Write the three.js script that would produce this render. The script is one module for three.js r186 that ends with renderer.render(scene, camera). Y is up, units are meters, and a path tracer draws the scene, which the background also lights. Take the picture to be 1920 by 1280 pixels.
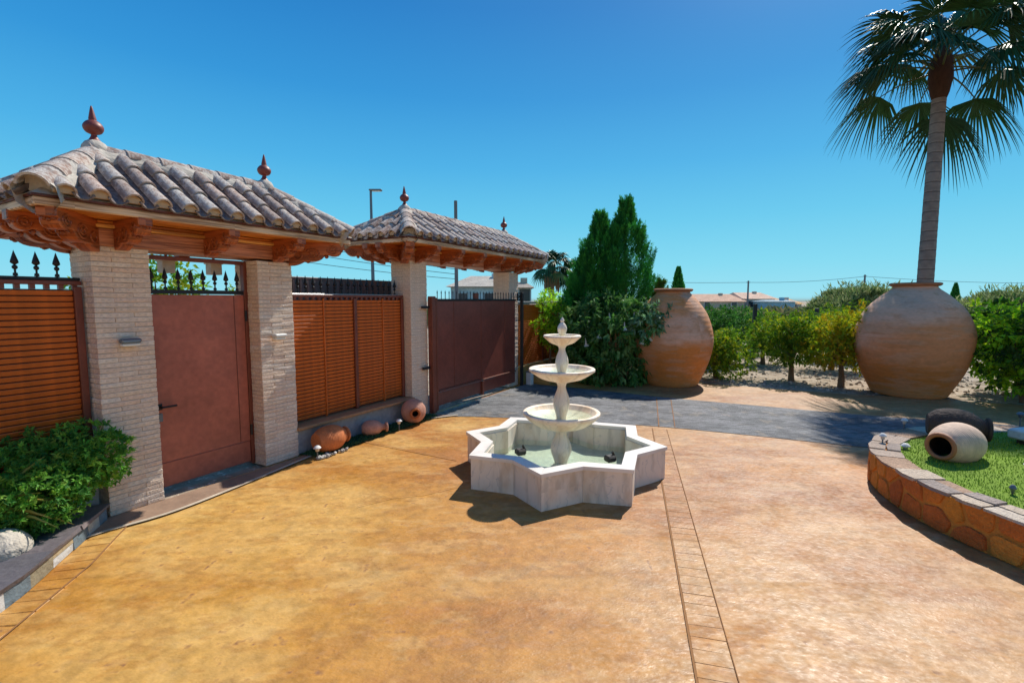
import * as THREE from 'three';
import { mergeGeometries } from 'three/addons/utils/BufferGeometryUtils.js';
import { ConvexGeometry } from 'three/addons/geometries/ConvexGeometry.js';

// ---------------------------------------------------------------- camera, sky, sun, exposure
const scene = new THREE.Scene();
const camera = new THREE.PerspectiveCamera(71.44, 1024 / 682, 0.05, 900);
camera.position.set(0, 1.6, 0);
camera.rotation.set(-0.0872, 0, 0);
const renderer = new THREE.WebGLRenderer({ antialias: true });
renderer.toneMapping = THREE.LinearToneMapping;
renderer.toneMappingExposure = 1.2;
renderer.shadowMap.enabled = true;
const SUN_AZ = 35 * Math.PI / 180, SUN_EL = 49 * Math.PI / 180;
const sunDir = new THREE.Vector3(Math.sin(SUN_AZ) * Math.cos(SUN_EL), Math.sin(SUN_EL), -Math.cos(SUN_AZ) * Math.cos(SUN_EL));
const sun = new THREE.DirectionalLight(new THREE.Color().setRGB(1, 0.93, 0.82), 4.7);
sun.position.copy(sunDir).multiplyScalar(60); sun.target.position.set(0, 0, 0);
sun.castShadow = true; sun.shadow.mapSize.set(4096, 4096);
Object.assign(sun.shadow.camera, { left: -30, right: 30, top: 30, bottom: -30, near: 1, far: 160 });
scene.add(sun, sun.target);
{
  const W = 1024, H = 512, data = new Float32Array(W * H * 4);
  const stops = [[-90, .30, .26, .20], [-2, .34, .34, .30], [0, .34, .74, .86], [4, .23, .68, .86], [9, .14, .57, .83], [15, .075, .43, .78], [22, .036, .30, .68], [30, .018, .21, .57], [42, .013, .155, .47], [90, .015, .13, .40]];
  for (let r = 0; r < H; r++) {
    const el = ((r + .5) / H - .5) * 180; let k = 0; while (k < stops.length - 2 && el > stops[k + 1][0]) k++;
    const a = stops[k], b = stops[k + 1], t0 = Math.min(1, Math.max(0, (el - a[0]) / (b[0] - a[0])));
    for (let c = 0; c < W; c++) {
      const az = ((c + .5) / W - .5) * 2 * Math.PI, e = el * Math.PI / 180;
      const cs = Math.cos(e) * Math.cos(az) * sunDir.x + Math.sin(e) * sunDir.y + Math.cos(e) * Math.sin(az) * sunDir.z;
      const ang = Math.acos(Math.min(1, cs)) * 180 / Math.PI, glow = el < 0 ? 0 : 1.3 * Math.exp(-((ang / 11) ** 2)) + .05 * Math.exp(-((ang / 32) ** 2));
      const i = (r * W + c) * 4;
      for (let q = 0; q < 3; q++) data[i + q] = .86 * (a[q + 1] + (b[q + 1] - a[q + 1]) * t0) + glow * [1, .97, .9][q];
      data[i + 3] = 1;
    }
  }
  const sky = new THREE.DataTexture(data, W, H, THREE.RGBAFormat, THREE.FloatType);
  sky.mapping = THREE.EquirectangularReflectionMapping; sky.magFilter = THREE.LinearFilter; sky.needsUpdate = true;
  scene.background = sky; scene.environment = sky;
}

// ---------------------------------------------------------------- helpers
const { clamp, lerp, smoothstep } = THREE.MathUtils, PI = Math.PI;
function rng(a) { return () => { a |= 0; a = a + 0x6D2B79F5 | 0; let t = Math.imul(a ^ a >>> 15, 1 | a); t = t + Math.imul(t ^ t >>> 7, 61 | t) ^ t; return ((t ^ t >>> 14) >>> 0) / 4294967296; }; }
const V = (x, y, fwd) => new THREE.Vector3(x, y, -fwd);
const V3 = (x, y, z) => new THREE.Vector3(x, y, z);
const L = (r, g, b) => new THREE.Color().setRGB(r, g, b);
const taken = {};
function numbered(n) { if (taken[n] === undefined) { taken[n] = 0; return n; } return n + '_' + String(++taken[n]).padStart(3, '0'); }
function tag(o, label, category, group) { o.userData.label = label; if (category) o.userData.category = category; if (group) o.userData.group = group; return o; }
function shade(o) { o.castShadow = o.receiveShadow = true; return o; }
function thing(name, label, category, pos, turn = 0, group) {
  const o = new THREE.Group(); o.name = numbered(name); scene.add(o); o.position.copy(pos); o.rotation.y = turn;
  return tag(o, label, category, group);
}
function struct(name, geo, mat) { const o = geo ? new THREE.Mesh(geo, mat) : new THREE.Group(); o.name = numbered(name); o.userData.kind = 'structure'; scene.add(o); return shade(o); }
function add(parent, name, geo, mat, x = 0, y = 0, z = 0, rx = 0, ry = 0, rz = 0) {
  const o = new THREE.Mesh(geo, mat); o.name = name; o.position.set(x, y, z); o.rotation.set(rx, ry, rz); parent.add(o); return shade(o);
}
function boxUV(g) {            // uv in metres from the dominant axis of each face
  const p = g.attributes.position, n = g.attributes.normal, uv = new Float32Array(p.count * 2);
  for (let i = 0; i < p.count; i++) {
    const ax = Math.abs(n.getX(i)), ay = Math.abs(n.getY(i)), az = Math.abs(n.getZ(i));
    const [u, v] = ay >= ax && ay >= az ? [p.getX(i), p.getZ(i)] : ax >= az ? [p.getZ(i), p.getY(i)] : [p.getX(i), p.getY(i)];
    uv[i * 2] = u; uv[i * 2 + 1] = v;
  }
  g.setAttribute('uv', new THREE.BufferAttribute(uv, 2)); return g;
}
function fin(g, keepUV) {      // non-indexed, position + normal + uv only
  if (g.index) g = g.toNonIndexed();
  if (!g.attributes.normal) g.computeVertexNormals();
  for (const k of Object.keys(g.attributes)) if (!['position', 'normal', 'uv'].includes(k)) g.deleteAttribute(k);
  if (!g.attributes.uv || !keepUV) boxUV(g);
  return g;
}
const mg = (list) => mergeGeometries(list.map((g) => fin(g, true)));
const at = (g, x = 0, y = 0, z = 0, rx = 0, ry = 0, rz = 0) => g.clone().applyMatrix4(new THREE.Matrix4().compose(V3(x, y, z), new THREE.Quaternion().setFromEuler(new THREE.Euler(rx, ry, rz)), V3(1, 1, 1)));
const cache = {};
function cbox(w, h, d, c = .004, jit = 0, seed = 1) {   // chamfered box, 44 triangles
  const key = [w, h, d, c, jit, seed].join(); if (cache[key]) return cache[key];
  const R = rng(seed * 77 + 5), pts = [], j = () => (R() - .5) * 2 * jit;
  for (const x of [-1, 1]) for (const y of [-1, 1]) for (const z of [-1, 1]) {
    const a = j(), b = j(), e = j();
    pts.push(V3(x * (w / 2 - c) + a, y * (h / 2 - c) + b, z * d / 2 + e), V3(x * (w / 2 - c) + a, y * h / 2 + b, z * (d / 2 - c) + e), V3(x * w / 2 + a, y * (h / 2 - c) + b, z * (d / 2 - c) + e));
  }
  return cache[key] = fin(new ConvexGeometry(pts));
}
const pbox = (w, h, d) => fin(new THREE.BoxGeometry(w, h, d));
function lathe(profile, seg = 40) { return fin(new THREE.LatheGeometry(profile.map(([r, y]) => new THREE.Vector2(r, y)), seg), true); }
function smoothProfile(pts, n = 40) { return new THREE.SplineCurve(pts.map(([r, y]) => new THREE.Vector2(r, y))).getPoints(n).map((p) => [Math.max(0, p.x), p.y]); }
function taper(pts, radii, seg = 7) {     // tapered tube through points
  const n = pts.length, pos = [], idx = [], uv = []; let side = V3(1, 0, 0);
  for (let i = 0; i < n; i++) {
    const d = pts[Math.min(n - 1, i + 1)].clone().sub(pts[Math.max(0, i - 1)]).normalize();
    if (Math.abs(d.dot(side)) > .95) side = Math.abs(d.y) < .9 ? V3(0, 1, 0) : V3(0, 0, 1);
    const b = d.clone().cross(side).normalize(), a = b.clone().cross(d).normalize(); side = a;
    for (let k = 0; k <= seg; k++) { const t = k / seg * 2 * PI, q = pts[i].clone().addScaledVector(a, Math.cos(t) * radii[i]).addScaledVector(b, Math.sin(t) * radii[i]); pos.push(q.x, q.y, q.z); uv.push(k / seg, i / (n - 1)); }
    if (i) for (let k = 0; k < seg; k++) { const A = (i - 1) * (seg + 1) + k, B = A + seg + 1; idx.push(A, A + 1, B, B, A + 1, B + 1); }
  }
  const g = new THREE.BufferGeometry(); g.setAttribute('position', new THREE.Float32BufferAttribute(pos, 3)); g.setAttribute('uv', new THREE.Float32BufferAttribute(uv, 2)); g.setIndex(idx); g.computeVertexNormals();
  return fin(g, true);
}
function sheet(poly, y, uvf, holes) {     // flat polygon [x, fwd] at height y, uv = uvf(x, fwd)
  const sh = new THREE.Shape(poly.map(([x, f]) => new THREE.Vector2(x, f)));
  for (const h of holes || []) sh.holes.push(new THREE.Path(h.map(([x, f]) => new THREE.Vector2(x, f))));
  const g = new THREE.ShapeGeometry(sh), p = g.attributes.position, uv = [], nn = [];
  for (let i = 0; i < p.count; i++) { const x = p.getX(i), f = p.getY(i); p.setXYZ(i, x, y, -f); uv.push(...uvf(x, f)); nn.push(0, 1, 0); }
  g.setAttribute('uv', new THREE.Float32BufferAttribute(uv, 2)); g.setAttribute('normal', new THREE.Float32BufferAttribute(nn, 3));
  return g;
}
function spline2(pts, n, closed) { return new THREE.CatmullRomCurve3(pts.map(([x, f]) => V3(x, 0, f)), closed, 'centripetal').getSpacedPoints(n).map((p) => [p.x, p.z]); }
function ribbon(pts, w, y, uvf) { // flat strip of width w along [x, fwd] points
  const l = [], r = [];
  pts.forEach(([x, f], i) => { const a = pts[Math.max(0, i - 1)], b = pts[Math.min(pts.length - 1, i + 1)], dx = b[0] - a[0], df = b[1] - a[1], m = Math.hypot(dx, df); l.push([x - df / m * w / 2, f + dx / m * w / 2]); r.unshift([x + df / m * w / 2, f - dx / m * w / 2]); });
  return sheet([...l, ...r], y, uvf);
}

// ---------------------------------------------------------------- noise and textures
function lattice(n, seed) { const R = rng(seed), a = new Float32Array(n * n); for (let i = 0; i < n * n; i++) a[i] = R(); return a; }
function noiseFn(n, seed) {   // tileable value noise with n cells per unit
  const a = lattice(n, seed);
  return (u, v) => {
    let x = u * n, y = v * n; const ix = Math.floor(x), iy = Math.floor(y); x -= ix; y -= iy; x = x * x * (3 - 2 * x); y = y * y * (3 - 2 * y);
    const x0 = ((ix % n) + n) % n, x1 = (x0 + 1) % n, y0 = ((iy % n) + n) % n * n, y1 = (((iy + 1) % n) + n) % n * n;
    return (a[y0 + x0] * (1 - x) + a[y0 + x1] * x) * (1 - y) + (a[y1 + x0] * (1 - x) + a[y1 + x1] * x) * y;
  };
}
function fbm(base, oct, seed, gain = .5) { const fs = []; for (let o = 0; o < oct; o++) fs.push(noiseFn(base << o, seed + o * 13)); let t = 0, a = 1; for (let o = 0; o < oct; o++) { t += a; a *= gain; } return (u, v) => { let s = 0, a = 1; for (const f of fs) { s += a * f(u, v); a *= gain; } return s / t; }; }
const srgb = (x) => x <= .0031308 ? x * 12.92 : 1.055 * x ** (1 / 2.4) - .055;
function tex(w, h, fn, color = true) {
  const d = new Uint8Array(w * h * 4);
  for (let y = 0; y < h; y++) for (let x = 0; x < w; x++) {
    const c = fn((x + .5) / w, (y + .5) / h), i = (y * w + x) * 4;
    if (typeof c === 'number') d[i] = d[i + 1] = d[i + 2] = clamp(c, 0, 1) * 255;
    else for (let k = 0; k < 3; k++) d[i + k] = clamp(color ? srgb(clamp(c[k], 0, 1)) : c[k], 0, 1) * 255;
    d[i + 3] = 255;
  }
  const t = new THREE.DataTexture(d, w, h, THREE.RGBAFormat, THREE.UnsignedByteType); t.wrapS = t.wrapT = THREE.RepeatWrapping; t.magFilter = THREE.LinearFilter; t.minFilter = THREE.LinearMipmapLinearFilter; t.generateMipmaps = true;
  if (color) t.colorSpace = THREE.SRGBColorSpace; t.needsUpdate = true; return t;
}
const rep = (t, x, y = x) => { const c = t.clone(); c.repeat.set(x, y); c.needsUpdate = true; return c; };
const mix3 = (a, b, t) => [a[0] + (b[0] - a[0]) * t, a[1] + (b[1] - a[1]) * t, a[2] + (b[2] - a[2]) * t];
const ss = (a, b, x) => { const t = clamp((x - a) / (b - a), 0, 1); return t * t * (3 - 2 * t); };

const fA = fbm(4, 6, 11), fB = fbm(8, 5, 41), fC = fbm(3, 5, 71), fD = fbm(32, 4, 91), fE = fbm(16, 3, 131), fF = fbm(64, 3, 171), fG = fbm(32, 5, 203, .62);
const mottle = tex(512, 512, (u, v) => .76 + .26 * fA(u, v) + .16 * (fD(u, v) - .5));
const fineBump = tex(512, 512, (u, v) => fD(u, v) * .6 + fF(u, v) * .4, false);
const woodTex = tex(512, 512, (u, v) => { const g = fbmWood(u, v); return [.42 + .58 * g, .34 + .66 * g, .28 + .72 * g]; });
function fbmWood(u, v) { const a = fE(u * .25, v * 3), b = fD(u * .125, v * 4); return clamp(.5 + 2.1 * (a - .5) + 1.5 * (b - .5), 0, 1); }

// patio colour: 16 x 16 m, x from -4, forward from -2
const PS = 16, pUV = (x, f) => [(x + 4) / PS, (f + 2) / PS];
const patioTex = tex(2048, 2048, (u, v) => {
  const x = u * PS - 4, f = v * PS - 2;
  const big = fC(u * 1.7, v * 1.7), mid = fA(u * 2, v * 4.2), str = fB(u * 1.6, v * 3.5), sm = fE(u * 5, v * 7), sp = fF(u * 6, v * 6), warp = fC(u * 3 + .3, v * 3 + .7);
  const right = ss(-.9, 1.5, x + .35 + (big - .5) * 3.2 + (warp - .5) * 1.2 - Math.max(0, f - 4.6) * .55);
  const fs = fG(u * 2, v * 5.5), ft = fG(u * 3.1 + .4, v * 6.2 + .2), fl = fF(u * 3 + .2, v * 5);
  const pool = fC(u * 1.3 + .6, v * 2.1 + .1), lite = fC(u * 2.2 + .15, v * 3.1 + .45), sv = fG(u * 6.3 + .7, v * 11 + .2);
  const grey = right * ss(.9, 2.6, x + (warp - .5) * 2.5) * ss(.40, .58, big + (mid - .5) * .5); let c = mix3([.46, .225, .036], [.40, .172, .042], right); c = mix3(c, [.355, .205, .098], grey * .8);
  c = mix3(c, mix3([.34, .112, .008], [.27, .098, .026], right), ss(.48, .60, pool + (sv - .5) * .10) * .8);
  c = mix3(c, mix3([.60, .38, .11], [.46, .26, .10], right), ss(.51, .64, lite + (sv - .5) * .12) * .7);
  c = mix3(c, mix3([.34, .120, .009], [.27, .10, .030], right), ss(.49, .64, mid) * .6);
  c = mix3(c, mix3([.58, .36, .11], [.44, .245, .095], right), ss(.49, .64, str) * .5);
  c = mix3(c, [.29, .11, .022], ss(.6, .76, warp * .6 + sm * .4) * .5);
  c = mix3(c, mix3([.62, .42, .16], [.50, .32, .17], right), ss(.52, .66, fs) * (.22 + .16 * right));
  c = mix3(c, mix3([.30, .115, .014], [.26, .105, .04], right), ss(.54, .66, ft) * .32);
  c = mix3(c, [.50, .36, .23], ss(.62, .74, sv) * (.08 + .14 * right)); c = mix3(c, [.24, .10, .025], ss(.38, .28, sv) * .14);
  const k = .97 + .5 * (sp - .5) + .22 * (fl - .5) + .12 * (sm - .5); c = [c[0] * k, c[1] * k, c[2] * k];
  if (sp > .74) c = mix3(c, [.20, .09, .04], (sp - .74) * 5);
  return c;
});
const patioBump = tex(1024, 1024, (u, v) => { const a = fE(u, v * 1.6), r = 1 - Math.abs(fD(u, v * 1.6) * 2 - 1), q = fF(u * 2, v * 3); return .16 * a + .34 * r * r + .5 * q; }, false);
const patioRough = tex(1024, 1024, (u, v) => { const q = .60 + .35 * (fB(u + .3, v * 1.7 + .2) - .5) + .38 * (fF(u * 1.5, v * 2.5) - .5); return [q, clamp(q, .42, .95), 0]; }, false);
const stripTex = tex(1024, 1024, (u, v) => { const a = fA(u, v * 2), b = fE(u, v * 3), s = fD(u, v); let c = mix3([.075, .08, .09], [.20, .205, .215], ss(.36, .66, a * .6 + b * .4)); const k = .7 + .6 * s; c = mix3(c, [.30, .25, .19], ss(.6, .8, fB(u, v)) * .5); return [c[0] * k, c[1] * k, c[2] * k]; });
const dirtTex = tex(1024, 1024, (u, v) => { const a = fA(u, v), b = fE(u, v), s = fF(u, v); let c = mix3([.20, .15, .10], [.38, .31, .235], ss(.3, .7, a * .5 + b * .5)); if (s > .62) c = mix3(c, [.66, .60, .52], (s - .62) * 4); if (s < .33) c = mix3(c, [.16, .12, .08], (.33 - s) * 4); return c; });
const marbleTex = tex(512, 512, (u, v) => { const w = fA(u, v), s = fB(u * 2, v * .5), vein = Math.abs(Math.sin((u * 6 + w * 2.4) * PI * 2)); let c = mix3([.82, .73, .62], [.62, .55, .46], ss(.45, .75, s)); c = mix3(c, [.40, .41, .42], (1 - ss(0, .22, vein)) * .5 * ss(.4, .6, w)); c = mix3(c, [.58, .41, .25], ss(.45, .7, fC(u * 2, v)) * .6); return c; });
const rimTex = tex(256, 256, (u, v) => { const w = fA(u, v); return mix3([.84, .79, .73], [.70, .66, .60], ss(.45, .75, w)); });
const lichenTex = tex(1024, 1024, (u, v) => { const a = fA(u * 1, v * 1), b = fD(u, v), cc = fB(u + .2, v); let c = mix3([.30, .215, .185], [.50, .48, .46], ss(.36, .6, a * .55 + b * .45)); c = mix3(c, [.17, .135, .125], ss(.56, .74, cc) * .6); return c; });
const clayTex = (seed, k) => { const n1 = fbm(3, 6, seed), n2 = fbm(8, 5, seed + 50), n3 = fbm(16, 4, seed + 90); return tex(1024, 1024, (u, v) => {
  const ring = n2(u * .12, v * 5), sm = n3(u * .7, v * 2.5), big = n1(u * 1, v * 1.4);
  let c = mix3([.84, .47, .30], [.78, .31, .12], ss(.36, .6, big + (.62 - v) * k + (ring - .5) * .15));
  c = mix3(c, [.70, .23, .04], ss(.44, .64, n1(u + .4, v * 1.3 + .3) + (.55 - v) * .35 + (sm - .5) * .25) * .9);
  c = mix3(c, [.72, .48, .33], ss(.52, .72, sm) * .3); c = mix3(c, [.52, .22, .08], ss(.54, .72, fG(u * .8, v * 1.6)) * .35); c = mix3(c, [.76, .42, .14], ss(.26, .10, v) * .6 * n1(u * 1.5, .3)); c = mix3(c, [.42, .33, .27], ss(.55, .7, n2(u * .8 + .3, v * .6)) * ss(.5, .8, v) * .5); c = mix3(c, [.40, .18, .08], ss(.6, .8, ring) * .18 * ss(.75, .3, v));
  const q = .92 + .2 * (fF(u * 2, v * 2) - .5); return [c[0] * q, c[1] * q, c[2] * q];
}); };
const ringBump = tex(256, 1024, (u, v) => .6 * fbmRing(u, v) + .4 * fE(u, v * 2), false);
function fbmRing(u, v) { return .5 + .25 * Math.sin(v * 2 * PI * 34 + 3 * fA(u * .3, v)) + .4 * (fE(u * .06, v * 3) - .5); }
const barkTex = tex(256, 512, (u, v) => { const a = fE(u * 2, v), b = fD(u, v * .4); return mix3([.10, .07, .045], [.24, .18, .12], a * .6 + b * .4); });
const palmTex = tex(256, 1024, (u, v) => { const r = (v * 30 + .35 * (fA(u, v) - .5)) % 1, e = fE(u * .5, v * 6); let c = mix3([.17, .13, .115], [.30, .235, .20], e); if (r < .08) c = mix3(c, [.36, .28, .24], .5); if (r > .86) c = mix3(c, [.07, .05, .045], .6); return c; });

const std = (o) => new THREE.MeshStandardMaterial({ roughness: .8, ...o });
const M = {
  patio: std({ map: patioTex, bumpMap: rep(patioBump, 9), bumpScale: .003, roughnessMap: rep(patioRough, 7), roughness: 1 }),
  strip: std({ map: rep(stripTex, 3), bumpMap: rep(patioBump, 9), bumpScale: .012, roughnessMap: rep(patioRough, 7), roughness: 1 }),
  dirt: std({ map: dirtTex, bumpMap: dirtTex, bumpScale: .03, roughness: 1 }),
  apron: std({ map: mottle, color: L(.34, .22, .15), bumpMap: fineBump, bumpScale: .004, roughness: .75 }),
  kerbLine: std({ map: mottle, color: L(.62, .52, .40), roughness: .8 }),
  joint: std({ color: L(.26, .12, .04), roughness: .9 }),
  mortar: std({ map: mottle, color: L(.72, .57, .44), roughness: .95 }),
  wood: std({ map: woodTex, color: L(.90, .36, .06), roughness: .45, bumpMap: woodTex, bumpScale: .003 }),
  woodRed: std({ map: woodTex, color: L(.62, .20, .065), roughness: .45, bumpMap: woodTex, bumpScale: .003 }),
  woodLight: std({ map: woodTex, color: L(.90, .50, .14), roughness: .45, bumpMap: woodTex, bumpScale: .003 }),
  woodDark: std({ map: woodTex, color: L(.48, .135, .04), roughness: .4, bumpMap: woodTex, bumpScale: .003 }),
  woodLine: std({ map: woodTex, color: L(.16, .04, .03), roughness: .5 }),
  beam: std({ map: woodTex, color: L(.66, .29, .16), roughness: .5, bumpMap: woodTex, bumpScale: .004 }),
  woodTrim: std({ map: woodTex, color: L(.85, .62, .40), roughness: .6 }),
  finial: std({ map: mottle, color: L(.24, .05, .035), roughness: .5 }),
  plug: std({ map: mottle, color: L(.66, .47, .28), bumpMap: fineBump, bumpScale: .006, roughness: .95 }),
  roofMortar: std({ map: mottle, color: L(.58, .53, .46), bumpMap: fineBump, bumpScale: .01, roughness: .95 }),
  slat: std({ map: mottle, color: L(.66, .150, .018), roughness: .5 }),
  frame: std({ map: mottle, color: L(.22, .055, .03), roughness: .45 }),
  gate: std({ map: mottle, color: L(.25, .064, .042), roughness: .42 }),
  door: std({ map: mottle, color: L(.54, .155, .095), roughnessMap: patioRough, roughness: .8 }),
  iron: std({ color: L(.02, .02, .024), roughness: .5, metalness: .3 }),
  sheetMetal: std({ map: mottle, color: L(.20, .115, .11), roughness: .5 }),
  plaster: std({ map: mottle, color: L(.40, .43, .46), bumpMap: fineBump, bumpScale: .004, roughness: .9 }),
  ochre: std({ map: mottle, color: L(.55, .32, .10), roughness: .85 }),
  ledge: std({ map: mottle, color: L(.50, .27, .13), roughness: .7 }),
  marble: std({ map: marbleTex, roughness: .5 }),
  rim: std({ map: rimTex, roughness: .38 }),
  bowl: std({ map: rep(marbleTex, 2, 1), color: L(1.16, 1.10, 1.02), roughness: .45 }),
  pool: std({ map: mottle, color: L(.66, .66, .54), roughness: .6 }),
  water: new THREE.MeshPhysicalMaterial({ color: L(.86, .95, .90), roughness: .04, transmission: 1, thickness: 0, ior: 1.33, bumpMap: fineBump, bumpScale: .004 }),
  dark: std({ color: L(.02, .02, .02), roughness: .6 }),
  lampGlass: std({ color: L(.78, .76, .7), roughness: .35 }),
  lampMetal: std({ color: L(.18, .22, .27), roughness: .4, metalness: .6 }),
  white: std({ map: mottle, color: L(.82, .81, .78), roughness: .6 }),
  clayOrange: std({ map: mottle, color: L(.70, .22, .07), roughness: .75, bumpMap: ringBump, bumpScale: .006 }),
  clayPink: std({ map: mottle, color: L(.68, .34, .24), roughness: .8, bumpMap: ringBump, bumpScale: .006 }),
  clayPale: std({ map: mottle, color: L(.80, .58, .43), roughness: .8, bumpMap: ringBump, bumpScale: .005 }),
  clayLip: std({ map: mottle, color: L(.46, .19, .085), roughness: .8 }),
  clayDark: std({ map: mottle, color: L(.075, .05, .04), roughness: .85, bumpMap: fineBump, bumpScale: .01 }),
  turf: std({ map: mottle, color: L(.18, .30, .02), roughness: 1 }),
  turfDark: std({ map: mottle, color: L(.03, .10, .035), roughness: 1 }),
  bark: std({ map: barkTex, bumpMap: barkTex, bumpScale: .02, roughness: .95 }),
  palmBark: std({ map: palmTex, bumpMap: palmTex, bumpScale: .012, roughness: .9 }),
  fibre: std({ map: barkTex, color: L(.42, .25, .20), bumpMap: barkTex, bumpScale: .04, roughness: 1 }),
  stoneMortar: std({ map: mottle, color: L(.74, .30, .05), bumpMap: fineBump, bumpScale: .012, roughness: .95 }),
  metalGrey: std({ color: L(.16, .18, .2), roughness: .5, metalness: .4 }),
  pole: std({ map: mottle, color: L(.22, .22, .22), roughness: .8 }),
  cable: std({ color: L(.07, .08, .09), roughness: .7 }),
  leaf: new THREE.MeshPhysicalMaterial({ vertexColors: true, side: THREE.DoubleSide, roughness: .75, transmission: .58, thickness: 0, specularIntensity: .3 }),
  needle: new THREE.MeshPhysicalMaterial({ vertexColors: true, side: THREE.DoubleSide, roughness: .85, transmission: .45, thickness: 0, specularIntensity: .3 }),
};
const variants = (base, list) => list.map((c) => { const m = base.clone(); m.color = L(...c); return m; });
const brickM = variants(std({ map: rep(mottle, 2.3), bumpMap: rep(fineBump, 4), bumpScale: .006, roughness: .9 }), [[.95, .76, .60], [.96, .79, .64], [.90, .71, .56], [.94, .72, .57], [.97, .84, .71], [.91, .75, .62]]);
const tileM = variants(std({ map: rep(lichenTex, 2.2), bumpMap: rep(fineBump, 5), bumpScale: .006, roughness: .95 }), [[1.05, .97, .90], [1.16, 1.06, .97], [.86, .80, .77], [1.08, .90, .80], [1.0, .98, .95], [.80, .68, .62]]);
const panM = variants(std({ map: rep(lichenTex, 2.2), bumpMap: rep(fineBump, 5), bumpScale: .006, roughness: .95 }), [[.42, .37, .36], [.5, .43, .40], [.36, .33, .34]]);
const stoneM = variants(std({ map: rep(mottle, 1.7), bumpMap: rep(fineBump, 2), bumpScale: .014, roughness: .85 }), [[.82, .25, .03], [.74, .20, .03], [.86, .31, .04], [.66, .17, .028], [.82, .30, .03]]);
const capM = variants(std({ map: rep(mottle, 1.7), bumpMap: rep(fineBump, 2), bumpScale: .02, roughness: .9 }), [[.50, .39, .31], [.62, .50, .38], [.38, .31, .27], [.66, .56, .45], [.46, .30, .20]]);

// ---------------------------------------------------------------- the wall line
const WO = [-2.97, 3.38], WD = [.488, .873], PHI = Math.atan2(.873, .488);
const wallP = (s, t) => [WO[0] + WD[0] * s + WD[1] * t, WO[1] + WD[1] * s - WD[0] * t];
const wallV = (s, t, y = 0) => { const [x, f] = wallP(s, t); return V(x, y, f); };
const wallThing = (name, label, cat, s, t, group) => thing(name, label, cat, wallV(s, t), PHI, group);

// ---------------------------------------------------------------- ground
const FAR = 420;
struct('ground', sheet([[-FAR, -FAR], [FAR, -FAR], [FAR, FAR], [-FAR, FAR]], -.016, (x, f) => [x / 2.6, f / 2.6]), M.dirt);
const patio = struct('patio');
const P0 = wallP(-4, 0), P1 = wallP(10, 0);
add(patio, 'slab', sheet([[P0[0], -2.2], P0, P1, [1.6, 10.2], [4.34, 8.70], [5.78, 7.97], [6.6, 7.75], [7.6, 7.25], [9.2, 6.3], [11.9, 4.5], [11.9, -2.2]], 0, pUV), M.patio);
for (const [pts, w] of [[[[-1.78, 5.30], [-1.2, 4.98], [-.55, 4.62]], .012], [[[1.86, 5.89], [2.35, 7.6]], .012], [[[2.05, 5.85], [2.55, 7.5]], .01], [[[-2.4, 2.05], [-2.55, 2.75], [-2.75, 3.3]], .010], [[[-1.2, 3.55], [-.95, 3.72], [-.72, 3.78], [-.45, 3.95]], .005]])
  add(patio, 'joint', ribbon(pts, w, .011, pUV), M.joint);
// dark grey driveway strip
const stripNear = spline2([wallP(3.5, .10), [-.72, 6.42], [.2, 6.30], [1.0, 6.12], [1.89, 5.89], [2.9, 5.48], [3.93, 5.03], [5.6, 4.75], [8, 3.6], [11.5, 1.6]], 40);
const stripFar = spline2([[11.7, 3.4], [8.6, 5.05], [7.0, 5.75], [5.01, 6.45], [3.7, 7.1], [2.46, 7.72], [1.3, 8.45], wallP(6.5, .10)], 40);
struct('driveway_strip', sheet([...stripNear, ...stripFar], .005, (x, f) => [x / 4, f / 4]), M.strip);
// apron between the wall and the pale edge line
const edge = spline2([[-2.98, 2.9], [-2.80, 3.16], [-2.58, 3.42], [-2.30, 4.07], [-2.01, 4.85], [-1.59, 5.77], [-1.15, 6.25], [-.75, 6.47]], 40);
struct('apron', sheet([...edge, wallP(3.6, .1), wallP(-.5, 0)], .009, (x, f) => [x / 1.5, f / 1.5]), M.apron);
struct('edge_line', ribbon(edge, .035, .014, (x, f) => [x, f]), M.kerbLine);

// stamped brick borders
{
  const band = struct('brick_border'), R = rng(5), dir = [.24, .97], n = [.97, -.24];
  for (let i = 0; i < 51; i++) {
    const l = .0861 + .0002 * R(), s = i * .0865, cx = .945 - .08 + dir[0] * (s - .3), cf = 1.86 + dir[1] * (s - .3);
    const g = at(cbox(.162, .016, l, .002, .0012, i % 9), cx, -.0028, -cf, 0, -Math.atan2(dir[0], dir[1]));
    const p = g.attributes.position, uv = g.attributes.uv; for (let k = 0; k < p.count; k++) { const [u, v] = pUV(p.getX(k) + .25, -p.getZ(k)); uv.setXY(k, u, v); }
    add(band, 'border_brick', g, M.patio);
  }
  for (const o of [-.086, .086]) { const a = [], q = o + .0; for (const s of [-.4, 2, 4.05]) a.push([.865 + dir[0] * s + n[0] * q, 1.86 + dir[1] * s + n[1] * q]); add(band, 'joint', ribbon(a, o < 0 ? .010 : .004, .0065, pUV), M.joint); }
  const b2 = struct('brick_border');
  const c = spline2([[-2.50, 1.5], [-2.53, 2.25], [-2.66, 2.8], [-2.83, 3.25]], 18);
  for (let i = 0; i < 18; i++) {
    const a = c[i], b = c[i + 1], g = at(cbox(.17, .016, Math.hypot(b[0] - a[0], b[1] - a[1]) - .0006, .004, .0015, i), (a[0] + b[0]) / 2, -.0025, -(a[1] + b[1]) / 2, 0, -Math.atan2(b[0] - a[0], b[1] - a[1]));
    const p = g.attributes.position, uv = g.attributes.uv; for (let k = 0; k < p.count; k++) { const [u, v] = pUV(p.getX(k), -p.getZ(k)); uv.setXY(k, u, v); }
    add(b2, 'border_brick', g, M.patio);
  }
}
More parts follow.
